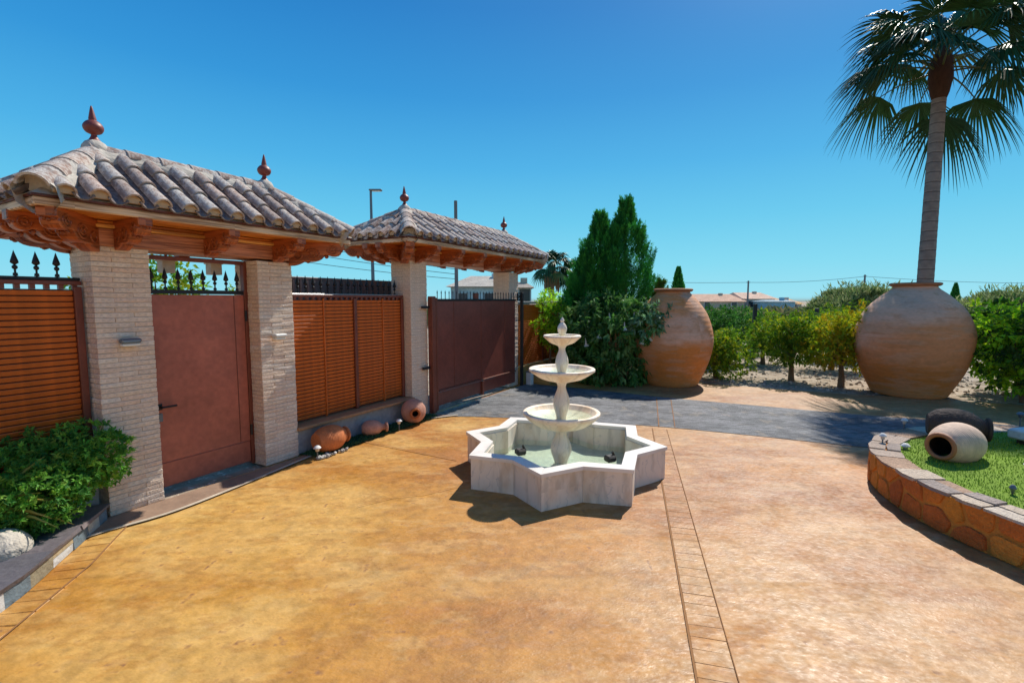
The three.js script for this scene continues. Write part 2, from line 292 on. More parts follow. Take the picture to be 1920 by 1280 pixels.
// orchard stones
{
  const R = rng(17), g = fin(new THREE.IcosahedronGeometry(.03, 0)), m = new THREE.InstancedMesh(g, std({ map: mottle, color: L(.5, .44, .37), roughness: .95 }), 2600), q = new THREE.Quaternion();
  for (let i = 0; i < 2600; i++) { const f = 8 + R() * R() * 14, x = 2.2 + R() * 14, s = .4 + R() * R() * 1.6, ok = f > 8.85 - (x - 4.34) * .5 + .12; q.setFromEuler(new THREE.Euler(R() * 6, R() * 6, R() * 6)); m.setMatrixAt(i, new THREE.Matrix4().compose(V(x, ok ? -.008 : -.3, f), q, V3(s, s * .6, s))); m.setColorAt(i, L(1, 1, 1).multiplyScalar(.5 + R())); }
  m.name = 'loose_stones'; scene.add(shade(m)); m.userData.kind = 'stuff'; tag(m, 'pale stones and clods scattered over the orchard soil', 'stones');
}

// ---------------------------------------------------------------- brick pillars
function pillar(label, s, h, fine) {
  const o = wallThing('gate_pillar', label, 'pillar', s, -.18, 'brick gate pillars'), W = fine ? .36 : .34, R = rng(Math.round(s * 100) + 9);
  const n = Math.round(h / .0365), ch = h / n, a = W * 2 / 3, b = W / 3, all = [];
  add(o, 'core', pbox(W - .016, h - .004, W - .016), M.mortar, 0, h / 2, 0);
  for (let i = 0; i < n; i++) for (let k = 0; k < 4; k++) {
    const mir = i % 2 ? -1 : 1, g = cbox(a - .003, ch - .0032, b - .002, .0028, .0022, (R() * 12) | 0), ang = k * PI / 2 * mir;
    const lx = mir * (-(W - a) / 2), lz = (W - b) / 2 + (R() - .5) * .005, x = lx * Math.cos(ang) + lz * Math.sin(ang), z = -lx * Math.sin(ang) + lz * Math.cos(ang);
    if (fine) add(o, 'brick', g, brickM[(R() * 6) | 0], x, (i + .5) * ch, z, 0, ang);
    else all.push(at(g, x, (i + .5) * ch, z, 0, ang));
  }
  if (!fine) add(o, 'brickwork', mg(all), brickM[0]).userData.kind = 'stuff';
  return o;
}
pillar('tall cream brick pillar left of the brown door, beside the leafy shrub', .18, 1.985, true);
pillar('cream brick pillar right of the brown door with a white wall lamp', 1.41, 1.965, true);
pillar('cream brick pillar between the slatted fence and the wide gate', 3.52, 2.12, false);
pillar('farthest cream brick pillar, behind the right end of the wide gate', 6.17, 2.10, false);

// ---------------------------------------------------------------- gate canopies
function barrel(len, r0, r1, th, arc = 2.9, seg = 8) {   // half-round clay tile along +z (low end at z = len/2), crown up
  const pos = [], uv = [], idx = [], push = (x, y, z, u, v) => (pos.push(x, y, z), uv.push(u, v), pos.length / 3 - 1);
  const ring = (r, z) => { const a = []; for (let k = 0; k <= seg; k++) { const t = PI / 2 + arc / 2 - k / seg * arc; a.push(push(Math.cos(t) * r, Math.sin(t) * r, z, (k / seg) * arc * .07, z)); } return a; };
  const q = (A, B) => { for (let k = 0; k < seg; k++) idx.push(A[k], B[k], A[k + 1], A[k + 1], B[k], B[k + 1]); };
  const o0 = ring(r0, len / 2), o1 = ring(r1, -len / 2), i0 = ring(r0 - th, len / 2), i1 = ring(r1 - th, -len / 2);
  q(o1, o0); q(i0, i1); q(ring(r0, len / 2), ring(r0 - th, len / 2)); q(ring(r1 - th, -len / 2), ring(r1, -len / 2));
  for (const e of [0, seg]) { const [a, b, c, d] = [o0[e], o1[e], i1[e], i0[e]]; idx.push(a, b, c, a, c, d); }
  const g = new THREE.BufferGeometry(); g.setAttribute('position', new THREE.Float32BufferAttribute(pos, 3)); g.setAttribute('uv', new THREE.Float32BufferAttribute(uv, 2)); g.setIndex(idx);
  const f = g.toNonIndexed(); f.computeVertexNormals();
  // smooth the round surfaces, keep the rims hard
  const P = f.attributes.position, N = f.attributes.normal; for (let i = 0; i < P.count; i++) { const nz = N.getZ(i); if (Math.abs(nz) < .5) { const x = P.getX(i), y = P.getY(i), r = Math.hypot(x, y), sgn = N.getX(i) * x + N.getY(i) * y > 0 ? 1 : -1; if (r > .01 && Math.abs(N.getX(i) * x + N.getY(i) * y) / r > .7) N.setXYZ(i, sgn * x / r, sgn * y / r, 0); } }
  return f;
}
const corbelGeo = (() => {
  const s = new THREE.Shape(); s.moveTo(0, 0); s.lineTo(.37, 0); s.lineTo(.37, -.05); s.lineTo(.345, -.058);
  s.bezierCurveTo(.36, -.10, .31, -.125, .27, -.105); s.bezierCurveTo(.22, -.085, .23, -.13, .19, -.15); s.bezierCurveTo(.14, -.175, .10, -.155, .085, -.165); s.bezierCurveTo(.06, -.185, .03, -.2, 0, -.2); s.closePath();
  const g = new THREE.ExtrudeGeometry(s, { depth: .078, bevelEnabled: true, bevelSize: .006, bevelThickness: .006, bevelSegments: 1, curveSegments: 6 }); g.translate(0, 0, -.039);
  const parts = [fin(g)];
  for (const z of [-.045, .045]) for (const [x, y, r] of [[.295, -.065, .034], [.295, -.065, .014], [.16, -.10, .042], [.16, -.10, .02], [.055, -.12, .03]]) parts.push(at(fin(new THREE.TorusGeometry(r, .007, 5, 14, 5.2)), x, y, z, 0, 0, r * 90));
  for (const [x, y, l, a] of [[.352, -.07, .05, .5], [.25, -.125, .06, -.6], [.12, -.17, .07, -.2]]) for (const z of [-.02, 0, .02]) parts.push(at(fin(new THREE.SphereGeometry(.014, 6, 4)), x, y + (z ? .006 : 0), z));
  const m = mg(parts); m.rotateY(-PI / 2); return m;      // now projects along +z
})();
const finialGeo = lathe([...smoothProfile([[.075, 0], [.06, .02], [.035, .05], [.022, .075], [.02, .09]], 8), ...smoothProfile([[.026, .092], [.052, .105], [.068, .132], [.068, .158], [.050, .186], [.026, .203]], 16), [.026, .205], [.027, .215], [.02, .25], [.012, .29], [.006, .315], [0, .322]], 24);
const plugG = fin(new THREE.CylinderGeometry(.049, .053, .03, 14, 1, false, -PI / 2, PI).rotateX(-PI / 2)), tileG = {};
const tileGeo = (len, pan) => { const k = Math.round(len * 50) / 50 + (pan ? 'p' : ''); return tileG[k] || (tileG[k] = pan ? at(barrel(Math.round(len * 50) / 50, .062, .07, .01, 2.3, 6), 0, .062, 0, 0, 0, PI) : barrel(Math.round(len * 50) / 50, .060, .049, .012, 3.0)); };
function canopy(label, sc, A, Lr, eY, rY, beamY, corbels, seed) {
  const o = wallThing('gate_canopy', label, 'gate roof', sc, -.18), B = .6, rise = rY - eY, R = rng(seed), pick = () => tileM[(R() * 6) | 0], pickPan = () => panM[(R() * 3) | 0], sp = .176;
  // beams and mouldings
  const bl = (corbels[corbels.length - 1] - corbels[0]) + .40;
  add(o, 'lintel_beam', cbox(bl, .125, .40, .006), M.beam, 0, beamY + .0625, 0);
  add(o, 'moulding', cbox(bl + .06, .028, .46, .008), M.woodLight, 0, beamY + .140, 0);
  add(o, 'upper_beam', cbox(bl + .02, eY - beamY - .175, .42, .005), M.wood, 0, (beamY + .155 + eY - .02) / 2, 0);
  add(o, 'soffit', pbox(2 * A - .10, .018, 2 * B - .10), M.wood, 0, eY - .008, 0);
  for (const z of [-1, 1]) { add(o, 'eave_trim', cbox(2 * A - .02, .05, .03, .006), M.woodTrim, 0, eY + .002, z * (B - .035)); add(o, 'eave_batten', cbox(2 * A, .016, .05, .003), M.woodLine, 0, eY + .036, z * (B - .03)); }
  for (const x of [-1, 1]) { add(o, 'eave_trim', cbox(.03, .05, 2 * B - .1, .006), M.woodTrim, x * (A - .025), eY + .002, 0); add(o, 'eave_batten', cbox(.05, .016, 2 * B - .11, .003), M.woodLine, x * (A - .03), eY + .036, 0); }
  const cY = eY - .018;
  for (const c of corbels) for (const z of [1, -1]) add(o, 'corbel', corbelGeo, M.woodDark, c - sc, cY, z * .2, 0, z > 0 ? 0 : PI);
  const ex = bl / 2;
  for (const x of [-1, 1]) { for (const z of [-.11, .11]) add(o, 'corbel', corbelGeo, M.woodDark, x * ex, cY, z, 0, x * PI / 2); for (const z of [-1, 1]) { const m = add(o, 'corner_corbel', corbelGeo, M.woodDark, x * (ex - .03), cY, z * .17, 0, Math.atan2(x * (A - ex), z * .42)); m.scale.set(1.15, 1.1, 1.35); } }
  // deck
  const dY = eY + .043, dk = new THREE.BufferGeometry(), c = [[-A, dY, B], [A, dY, B], [A, dY, -B], [-A, dY, -B], [-Lr, rY, 0], [Lr, rY, 0]].map((p) => V3(...p));
  dk.setFromPoints([0, 1, 5, 0, 5, 4, 1, 2, 5, 2, 3, 4, 2, 4, 5, 3, 0, 4, 0, 2, 1, 0, 3, 2].map((i) => c[i])); add(o, 'roof_deck', fin(dk), M.roofMortar);
  // tiles
  const expo = .245;
  function slope(half, top, run, place) {     // columns across |q| <= half; place(q, u) gives the point at share u of the way up
    const len = Math.hypot(run, rise), pitch = Math.atan2(rise, run), nc = Math.floor(half / sp);
    for (let k = -nc; k <= nc; k++) for (const pan of [0, 1]) {
      const q = (k + (pan ? .5 : 0)) * sp; if (Math.abs(q) > half - .06) continue;
      const uMax = Math.abs(q) <= top ? 1 : (half - Math.abs(q)) / (half - top), reach = uMax * len - (pan ? .02 : .03); if (reach < .06) continue;
      for (let s = -.03, i = 0; s < reach - .05 && i < 12; i++, s += expo) {
        const l = Math.min(expo + .045, reach - s + .02); if (l < .07) continue;
        place(q, s + l / 2, pitch, tileGeo(l, pan), pan, i);
      }
    }
  }
  for (const z of [1, -1]) slope(A, Lr, B, (q, s, pitch, g, pan, i) => { const m = add(o, pan ? 'channel_tile' : 'roof_tile', g, pan ? pickPan() : pick()); m.rotation.order = 'YXZ'; m.rotation.set(pitch - (pan ? 0 : .035), z > 0 ? 0 : PI, (R() - .5) * .06); m.position.set(q * z + (R() - .5) * .010, dY + s * Math.sin(pitch) + (pan ? .002 : .034), z * (B - s * Math.cos(pitch))); if (!pan && i === 0) add(o, 'tile_plug', plugG, M.plug, q * z, dY + .016, z * (B + .008)); });
  for (const x of [1, -1]) slope(B, 0.0, A - Lr, (q, s, pitch, g, pan, i) => { const m = add(o, pan ? 'channel_tile' : 'roof_tile', g, pan ? pickPan() : pick()); m.rotation.order = 'YXZ'; m.rotation.set(pitch - (pan ? 0 : .035), x * PI / 2, (R() - .5) * .06); m.position.set(x * (A - s * Math.cos(pitch)), dY + s * Math.sin(pitch) + (pan ? .002 : .034), -q * x + (R() - .5) * .010); if (!pan && i === 0) add(o, 'tile_plug', plugG, M.plug, x * (A + .008), dY + .016, -q * x, 0, PI / 2); });
  // ridge and hip caps on mortar beds
  const capG = barrel(.29, .088, .072, .014, 2.8), bed = [];
  const run = (a, b) => {
    const d = b.clone().sub(a), len = d.length(), n = Math.max(2, Math.ceil(len / .235)), yaw = Math.atan2(d.x, d.z), pit = -Math.asin(d.y / len);
    for (let i = 0; i < n; i++) { const p = a.clone().addScaledVector(d, (i + .5) / n), m = add(o, 'ridge_tile', capG, pick()); m.rotation.order = 'YXZ'; m.rotation.set(pit + .02, yaw, (R() - .5) * .06); m.position.copy(p).add(V3(0, .045, 0)); }
    const pr = []; for (let i = 0; i <= n * 3; i++) pr.push(a.clone().addScaledVector(d, i / (n * 3)).add(V3((R() - .5) * .015, -.012 + (R() - .5) * .012, 0))); bed.push(taper(pr, pr.map(() => .098 + R() * .03), 8)); if (d.y < -.05) { const q = new THREE.Quaternion().setFromUnitVectors(V3(0, 1, 0), d.clone().normalize()), e = b.clone().addScaledVector(d, -.085 / len).add(V3(0, .03, 0)), gg = fin(new THREE.CylinderGeometry(.074, .080, .07, 16)); bed.push(gg.applyMatrix4(new THREE.Matrix4().compose(e, q, V3(1, 1, 1)))); }
  };
  run(V3(Lr + .02, rY + .005, 0), V3(-Lr - .02, rY + .005, 0));
  for (const x of [1, -1]) for (const z of [1, -1]) run(V3(x * Lr, rY + .0, 0), V3(x * (A - .035), dY + .004, z * (B - .035)));
  add(o, 'mortar_bed', mg(bed), M.roofMortar);
  for (const x of [-1, 1]) { add(o, 'finial_base', fin(new THREE.SphereGeometry(.085, 14, 8)), M.roofMortar, x * Lr, rY + .075, 0); add(o, 'finial', finialGeo, M.finial, x * Lr, rY + .115, 0, 0, 0, (x < 0 ? .02 : -.02)).scale.setScalar(.88); }
  return o;
}
canopy('near tiled hip roof on carved wooden beams over the brown door', .80, 1.2, .66, 2.185, 2.61, 1.985, [.18, .80, 1.42], 3);
canopy('far tiled hip roof on carved wooden beams over the wide gate', 4.78, 1.92, 1.32, 2.315, 2.715, 2.12, [3.46, 4.0, 4.57, 5.15, 5.7, 6.2], 8);

// ---------------------------------------------------------------- gates and fences
const spear = (h) => mg([at(fin(new THREE.CylinderGeometry(.006, .006, h, 6)), 0, h / 2, 0), at(fin(new THREE.SphereGeometry(.016, 8, 5)), 0, h * .42, 0), at(lathe([[0, 0], [.022, .02], [.02, .035], [0, .11]].map(([r, y]) => [r, y * h / .15]), 8), 0, h * .5, 0), at(fin(new THREE.CylinderGeometry(.012, .014, .02, 6)), 0, .012, 0)]);
{
  const d = wallThing('garden_door', 'brown metal door with a row of spear tips between two brick pillars', 'door', .80, -.20);
  const F = M.frame; add(d, 'door_frame', mg([at(cbox(.035, 1.95, .06, .004), -.418, .985, 0), at(cbox(.035, 1.95, .06, .004), .418, .985, 0), at(cbox(.80, .035, .06, .004), 0, 1.945, 0)]), F);
  add(d, 'door_leaf', cbox(.795, 1.40, .035, .004), M.door, 0, .245 + .70, .005);
  add(d, 'kick_plate', cbox(.795, .205, .035, .004), M.door, 0, .137, -.002);
  add(d, 'top_rail', cbox(.795, .035, .045, .004), M.iron, 0, 1.668, 0);
  add(d, 'seam', cbox(.006, 1.38, .006, .001), F, .30, .945, .024); for (const y of [.35, 1.45]) add(d, 'hinge', fin(new THREE.CylinderGeometry(.012, .012, .10, 10)), M.iron, .405, y, .03); add(d, 'lock_plate', cbox(.03, .07, .006, .002), M.metalGrey, -.355, .63, .026);
  const sp = spear(.15); for (let i = 0; i < 8; i++) add(d, 'spear_tip', sp, M.iron, -.35 + i * .1, 1.686, 0);
  const h = add(d, 'handle', mg([at(fin(new THREE.CylinderGeometry(.009, .009, .11, 8)), .05, 0, .045, 0, 0, PI / 2), at(fin(new THREE.CylinderGeometry(.009, .009, .05, 8)), 0, 0, .022, PI / 2), at(cbox(.03, .05, .008, .002), 0, 0, .004)]), M.iron, -.355, .72, .024);
}
for (const [s, label] of [[.67, 'pale square lantern hanging under the beam above the brown door, left of the pair'], [1.07, 'pale square lantern hanging under the beam above the brown door, right of the pair']]) {
  const o = wallThing('hanging_lantern', label, 'lantern', s, -.42); o.position.y = 1.83;
  add(o, 'shade', mg([at(cbox(.10, .10, .10, .006), 0, .055, 0), at(cbox(.12, .014, .12, .004), 0, .11, 0)]), std({ map: mottle, color: L(.82, .74, .62), roughness: .7 })); add(o, 'bracket', mg([at(pbox(.016, .12, .016), 0, .17, 0), at(pbox(.06, .012, .06), 0, .225, 0)]), M.iron);
}
function slatFence(label, sA, sB, t, y0, y1, posts, pitch, group, spears) {
  const sc = (sA + sB) / 2, w = sB - sA, o = wallThing('slatted_fence', label, 'fence', sc, t, group), g = {};
  add(o, 'top_rail', cbox(w, .03, .05, .004), M.frame, 0, y1 + .045, 0);
  const cols = [sA, ...posts, sB];
  cols.forEach((s, i) => add(o, 'post', cbox(i % 2 ? .016 : .045, y1 - y0 + .02, i % 2 ? .03 : .05, .004), i % 2 ? M.slat : M.frame, s - sc + (i === 0 ? .025 : i === cols.length - 1 ? -.025 : 0), (y0 + y1) / 2 + .01, .004));
  const n = Math.floor((y1 - y0 - .02) / pitch);
  for (let c = 0; c < cols.length - 1; c++) for (let i = 0; i < n; i++) {
    const a = cols[c] + (c % 2 ? .010 : c ? .024 : .048), b = cols[c + 1] - (c % 2 ? (c === cols.length - 2 ? .048 : .024) : .010), key = (b - a).toFixed(3); g[key] = g[key] || cbox(b - a, .0355, .012, .003);
    add(o, 'slat', g[key], M.slat, (a + b) / 2 - sc, y0 + .02 + (i + .5) * pitch, 0, .30);
  }
  add(o, 'backing_panel', pbox(w - .02, y1 - y0, .008), M.frame, 0, (y0 + y1) / 2, -.035);
  const nd = Math.round(w / .075), dots = []; for (let i = 0; i < nd; i++) dots.push(at(pbox(.028, .03, .03), -w / 2 + (i + .5) * w / nd, y1 + .015, 0)); add(o, 'spacer_row', mg(dots), M.frame).userData.kind = 'stuff';
  if (spears) { add(o, 'spear_rail', cbox(w, .022, .03, .003), M.iron, 0, y1 + .072, -.01); const sg = spear(.14); for (let x = w / 2 - .12; x > -w / 2; x -= spears) add(o, 'spear_tip', sg, M.iron, x, y1 + .083, -.01); }
  return o;
}
slatFence('orange brown slatted fence left of the brick pillar, behind the leafy shrub', -2.6, -.01, -.17, .42, 1.675, [-1.3], .041, 'slatted fences', .105);
slatFence('wide orange brown slatted fence between two pillars above the clay pots', 1.60, 3.34, -.15, .30, 1.60, [2.07, 2.51, 2.97], .040, 'slatted fences', 0);
{
  const o = wallThing('plinth_wall', 'low grey plastered wall with a brown ledge under the slatted fence', 'wall', 2.47, -.12);
  add(o, 'wall', pbox(1.78, .262, .16), M.plaster, 0, .131, 0); add(o, 'ledge', cbox(1.78, .032, .24, .006), M.ledge, 0, .279, .03);
  const p = wallThing('plinth_wall', 'low wall under the slatted fence at far left behind the shrub', 'wall', -1.31, -.16); add(p, 'wall', pbox(2.56, .40, .16), M.plaster, 0, .20, 0);
  // solid sheet behind the fence and the iron spears in front of it
  const b = wallThing('sheet_panel', 'mauve brown sheet metal panel standing behind the slatted fence', 'panel', 2.62, -.56), rib = [];
  add(b, 'sheet', pbox(2.1, 1.80, .02), M.sheetMetal, 0, .94, 0); for (let i = 0; i < 22; i++) rib.push(at(pbox(.02, 1.78, .012), -1.0 + i * .095, .94, .014)); add(b, 'rib', mg(rib), M.sheetMetal).userData.kind = 'stuff'; add(b, 'cap', cbox(2.12, .03, .04, .004), M.sheetMetal, 0, 1.85, 0);
  const r = wallThing('spear_railing', 'row of iron spears on a pale rail along the slatted fence top', 'railing', 2.47, -.24), sg = spear(.16);
  add(r, 'rail', cbox(1.76, .02, .035, .003), std({ color: L(.5, .5, .52), roughness: .35, metalness: .5 }), 0, 1.66, 0); for (let i = 0; i < 18; i++) add(r, 'spear_tip', sg, M.iron, -.84 + i * .098, 1.67, 0);
  for (const x of [-.86, .86]) add(r, 'support', pbox(.025, 1.64, .025), M.iron, x, .82, 0);
}
{
  const g = wallThing('driveway_gate', 'wide dark brown sheet metal gate with spikes between brick pillars', 'gate', 4.93, .05);
  add(g, 'gate_post', cbox(.085, 1.64, .08, .005), M.frame, -1.215, .83, 0); add(g, 'gate_stile', cbox(.035, 1.60, .05, .004), M.frame, -1.13, .83, 0);
  add(g, 'panel', cbox(2.27, 1.27, .025, .003), M.gate, .025, .95, 0); add(g, 'top_rail', cbox(2.30, .03, .05, .004), M.iron, .03, 1.60, 0);
  for (const [x, w] of [[-.55, 1.10], [.61, 1.10]]) add(g, 'kick_panel', cbox(w, .19, .025, .003), M.gate, x, .185, 0);
  for (const x of [-.72, .02, .78]) add(g, 'seam', cbox(.007, 1.25, .006, .001), M.frame, x, .95, .014);
  add(g, 'bottom_rail', cbox(2.27, .022, .05, .004), M.frame, .025, .302, .01); add(g, 'wheel_housing', cbox(.05, .22, .07, .004), M.frame, .03, .17, .01);
  const sp = mg([at(fin(new THREE.CylinderGeometry(.006, .006, .09, 5)), 0, .045, 0), at(fin(new THREE.ConeGeometry(.011, .045, 5)), 0, .105, 0)]); for (let i = 0; i < 25; i++) add(g, 'spike', sp, M.iron, -1.09 + i * .0925, 1.615, 0);
  add(g, 'latch_box', cbox(.09, .10, .06, .004), M.frame, -.10, 1.66, -.01);
  for (const y of [1.50, .66]) add(g, 'hinge', cbox(.17, .035, .03, .004), M.iron, -1.32, y, -.02);
  const p = wallThing('gate_stop_post', 'slim black post with a square lattice top at the end of the gate', 'post', 6.28, .10); add(p, 'post', cbox(.05, 1.74, .05, .004), M.iron, 0, .87, 0);
  add(p, 'lattice', mg([at(pbox(.16, .02, .02), -.10, 1.72, 0), at(pbox(.16, .02, .02), -.10, 1.60, 0), at(pbox(.02, .14, .02), -.17, 1.66, 0), at(pbox(.16, .014, .014), -.10, 1.66, 0, 0, 0, .6), at(pbox(.16, .014, .014), -.10, 1.66, 0, 0, 0, -.6)]), M.iron);
  const f = wallThing('slatted_fence', 'dark brown slatted fence beyond the wide gate behind the fountain', 'fence', 8.4, -.12, 'slatted fences'), sl = [];
  for (let i = 0; i < 29; i++) sl.push(at(cbox(3.9, .044, .012, .003), 0, .34 + i * .041, 0, .30)); add(f, 'slats', mg(sl), M.slat).userData.kind = 'stuff';
  for (const x of [-1.93, -.78, .35, 1.45]) add(f, 'post', cbox(.05, 1.22, .05, .004), M.frame, x, .92, .004); add(f, 'top_rail', cbox(3.95, .05, .08, .005), M.metalGrey, 0, 1.545, 0);
  const q = wallThing('plinth_wall', 'low ochre wall under the dark slatted fence beyond the gate', 'wall', 8.4, -.10); add(q, 'wall', pbox(3.96, .31, .18), M.ochre, 0, .155, 0);
  const b = wallThing('gate_motor', 'small pale grey box at the foot of the black gate post', 'box', 6.42, .2); add(b, 'body', cbox(.11, .24, .11, .01), M.white, 0, .12, 0); add(b, 'lid', cbox(.12, .02, .12, .006), M.metalGrey, 0, .25, 0);
  const k = struct('low_step', at(cbox(1.5, .12, .42, .01), 0, .06, 0), M.ochre); k.position.copy(wallV(7.35, .32)); k.rotation.y = PHI;
}
// wall lamps
for (const [s, y, label, body] of [[.185, 1.285, 'small blue grey wall lamp on the pillar left of the door', M.lampMetal], [1.40, 1.245, 'small white wall lamp on the pillar right of the door', M.white]]) {
  const o = wallThing('wall_lamp', label, 'wall lamp', s, .004); o.position.y = y; add(o, 'housing', cbox(.125, .035, .07, .010), body, 0, .012, .035); add(o, 'diffuser', cbox(.11, .022, .055, .006), M.lampGlass, 0, -.018, .03);
}

// ---------------------------------------------------------------- turf strip, pots, path lights
const turfPoly = [wallP(1.6, -.02), wallP(3.34, -.02), wallP(3.66, .03), wallP(3.62, .20), wallP(3.0, .24), wallP(2.4, .24), wallP(1.66, .24)];
struct('turf_strip', sheet(turfPoly, .014, (x, f) => [x * 2, f * 2]), M.turfDark);
function blades(name, label, n, seed, h, place, cols) {
  const g = new THREE.BufferGeometry(); g.setAttribute('position', new THREE.Float32BufferAttribute([-.003, 0, 0, .003, 0, 0, 0, 1, .25], 3)); g.computeVertexNormals();
  const m = new THREE.InstancedMesh(g, std({ color: 0xffffff, side: THREE.DoubleSide, roughness: .8 }), n), R = rng(seed), q = new THREE.Quaternion();
  for (let i = 0; i < n; i++) { const p = place(R); q.setFromEuler(new THREE.Euler((R() - .5) * .9, R() * 6.28, 0)); m.setMatrixAt(i, new THREE.Matrix4().compose(p, q, V3(1, h * (.6 + R() * .7), h))); const c = cols[(R() * cols.length) | 0]; m.setColorAt(i, L(...c).multiplyScalar(.7 + .6 * R())); }
  m.name = numbered(name); m.userData.kind = 'stuff'; scene.add(shade(m)); return tag(m, label, 'grass');
}
blades('artificial_grass', 'dark green artificial grass strip under the clay pots along the wall', 5200, 61, .03, (R) => wallV(1.62 + R() * 1.95, R() * .24, .014), [[.03, .10, .03], [.04, .13, .045], [.02, .07, .03]]);
{
  const R = rng(23), g = fin(new THREE.IcosahedronGeometry(.016, 1)), m = new THREE.InstancedMesh(g, M.white, 46), q = new THREE.Quaternion();
  for (let i = 0; i < 46; i++) { const s = 1.6 + R() * R() * .5, k = .5 + R(); q.setFromEuler(new THREE.Euler(R() * 6, R() * 6, 0)); m.setMatrixAt(i, new THREE.Matrix4().compose(wallV(s, .255 + R() * .05 - Math.max(0, s - 3.3) * .15, .018), q, V3(k, k * .7, k))); m.setColorAt(i, L(.7, .68, .64).multiplyScalar(.4 + R() * .9)); }
  m.name = 'edge_pebbles'; m.userData.kind = 'stuff'; scene.add(shade(m)); tag(m, 'white pebbles at the left end of the dark turf strip by the second pillar', 'pebbles');
}
function pot(name, label, pos, dir, prof, mats, tilt = 0) {   // a jar lying on its side; profile along its axis from base to mouth
  const o = new THREE.Group(); o.name = numbered(name); scene.add(o); tag(o, label, 'clay jar', undefined);
  const rm = Math.max(...prof.map((p) => p[0])); o.position.copy(pos); o.rotation.order = 'YXZ'; o.rotation.y = Math.atan2(dir[0], -dir[1]);
  const len = prof[prof.length - 1][1], sm = smoothProfile(prof, 44), mr = sm[sm.length - 1][0], outer = lathe([[0, 0], ...sm], 44);
  const place = (g) => { g.translate(0, -len / 2, 0); g.rotateX(PI / 2 + tilt); g.translate(0, rm - .01, 0); return g; };
  const b = add(o, 'body', place(outer), mats[0]);
  const inn = sm.map(([r, y]) => [Math.max(.004, r - .018), y]).reverse(); inn[inn.length - 1] = [0, .02];
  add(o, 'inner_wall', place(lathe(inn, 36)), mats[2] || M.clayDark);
  add(o, 'rim', place(at(fin(new THREE.TorusGeometry(mr - .006, .017, 8, 32), true), 0, len, 0, PI / 2)), mats[1]);
  return o;
}
pot('clay_amphora', 'orange clay jar lying on dark turf nearest the second pillar', wallV(1.86, .16, .015), [.55, .83], [[.085, 0], [.125, .07], [.138, .16], [.125, .25], [.09, .31], [.07, .335], [.075, .36]], [M.clayOrange, M.clayOrange]);
pot('clay_amphora', 'small pinkish clay jar with a narrow neck between two larger jars', wallV(2.50, .14, .015), [.9, .35], [[.05, 0], [.085, .05], [.093, .12], [.075, .19], [.042, .23], [.036, .26], [.05, .285]], [M.clayPink, M.clayPink]);
pot('clay_amphora', 'round pinkish clay jar with its open mouth facing out beside the gate post pillar', wallV(3.16, .17, .015), [.35, -.95], [[.09, 0], [.145, .07], [.16, .15], [.14, .22], [.09, .27], [.062, .285], [.06, .295]], [M.clayPink, M.clayOrange]);
function pathLight(label, pos, h, mat, cap = .038) {
  const o = thing('path_light', label, 'path light', pos, 0, 'small garden path lights'); add(o, 'stake', fin(new THREE.CylinderGeometry(.006, .006, h, 7)), M.metalGrey, 0, h / 2, 0);
  add(o, 'cap', lathe([[0, .03], [cap * .55, .025], [cap, .006], [cap, 0], [cap * .6, -.004], [cap * .45, -.03], [0, -.03]], 18), mat, 0, h, 0);
}
pathLight('white mushroom path light in front of the orange jar by the fence', wallV(1.60, .27, .01), .11, M.white);
pathLight('white mushroom path light between the small jar and the round jar', wallV(2.80, .25, .01), .11, M.white);

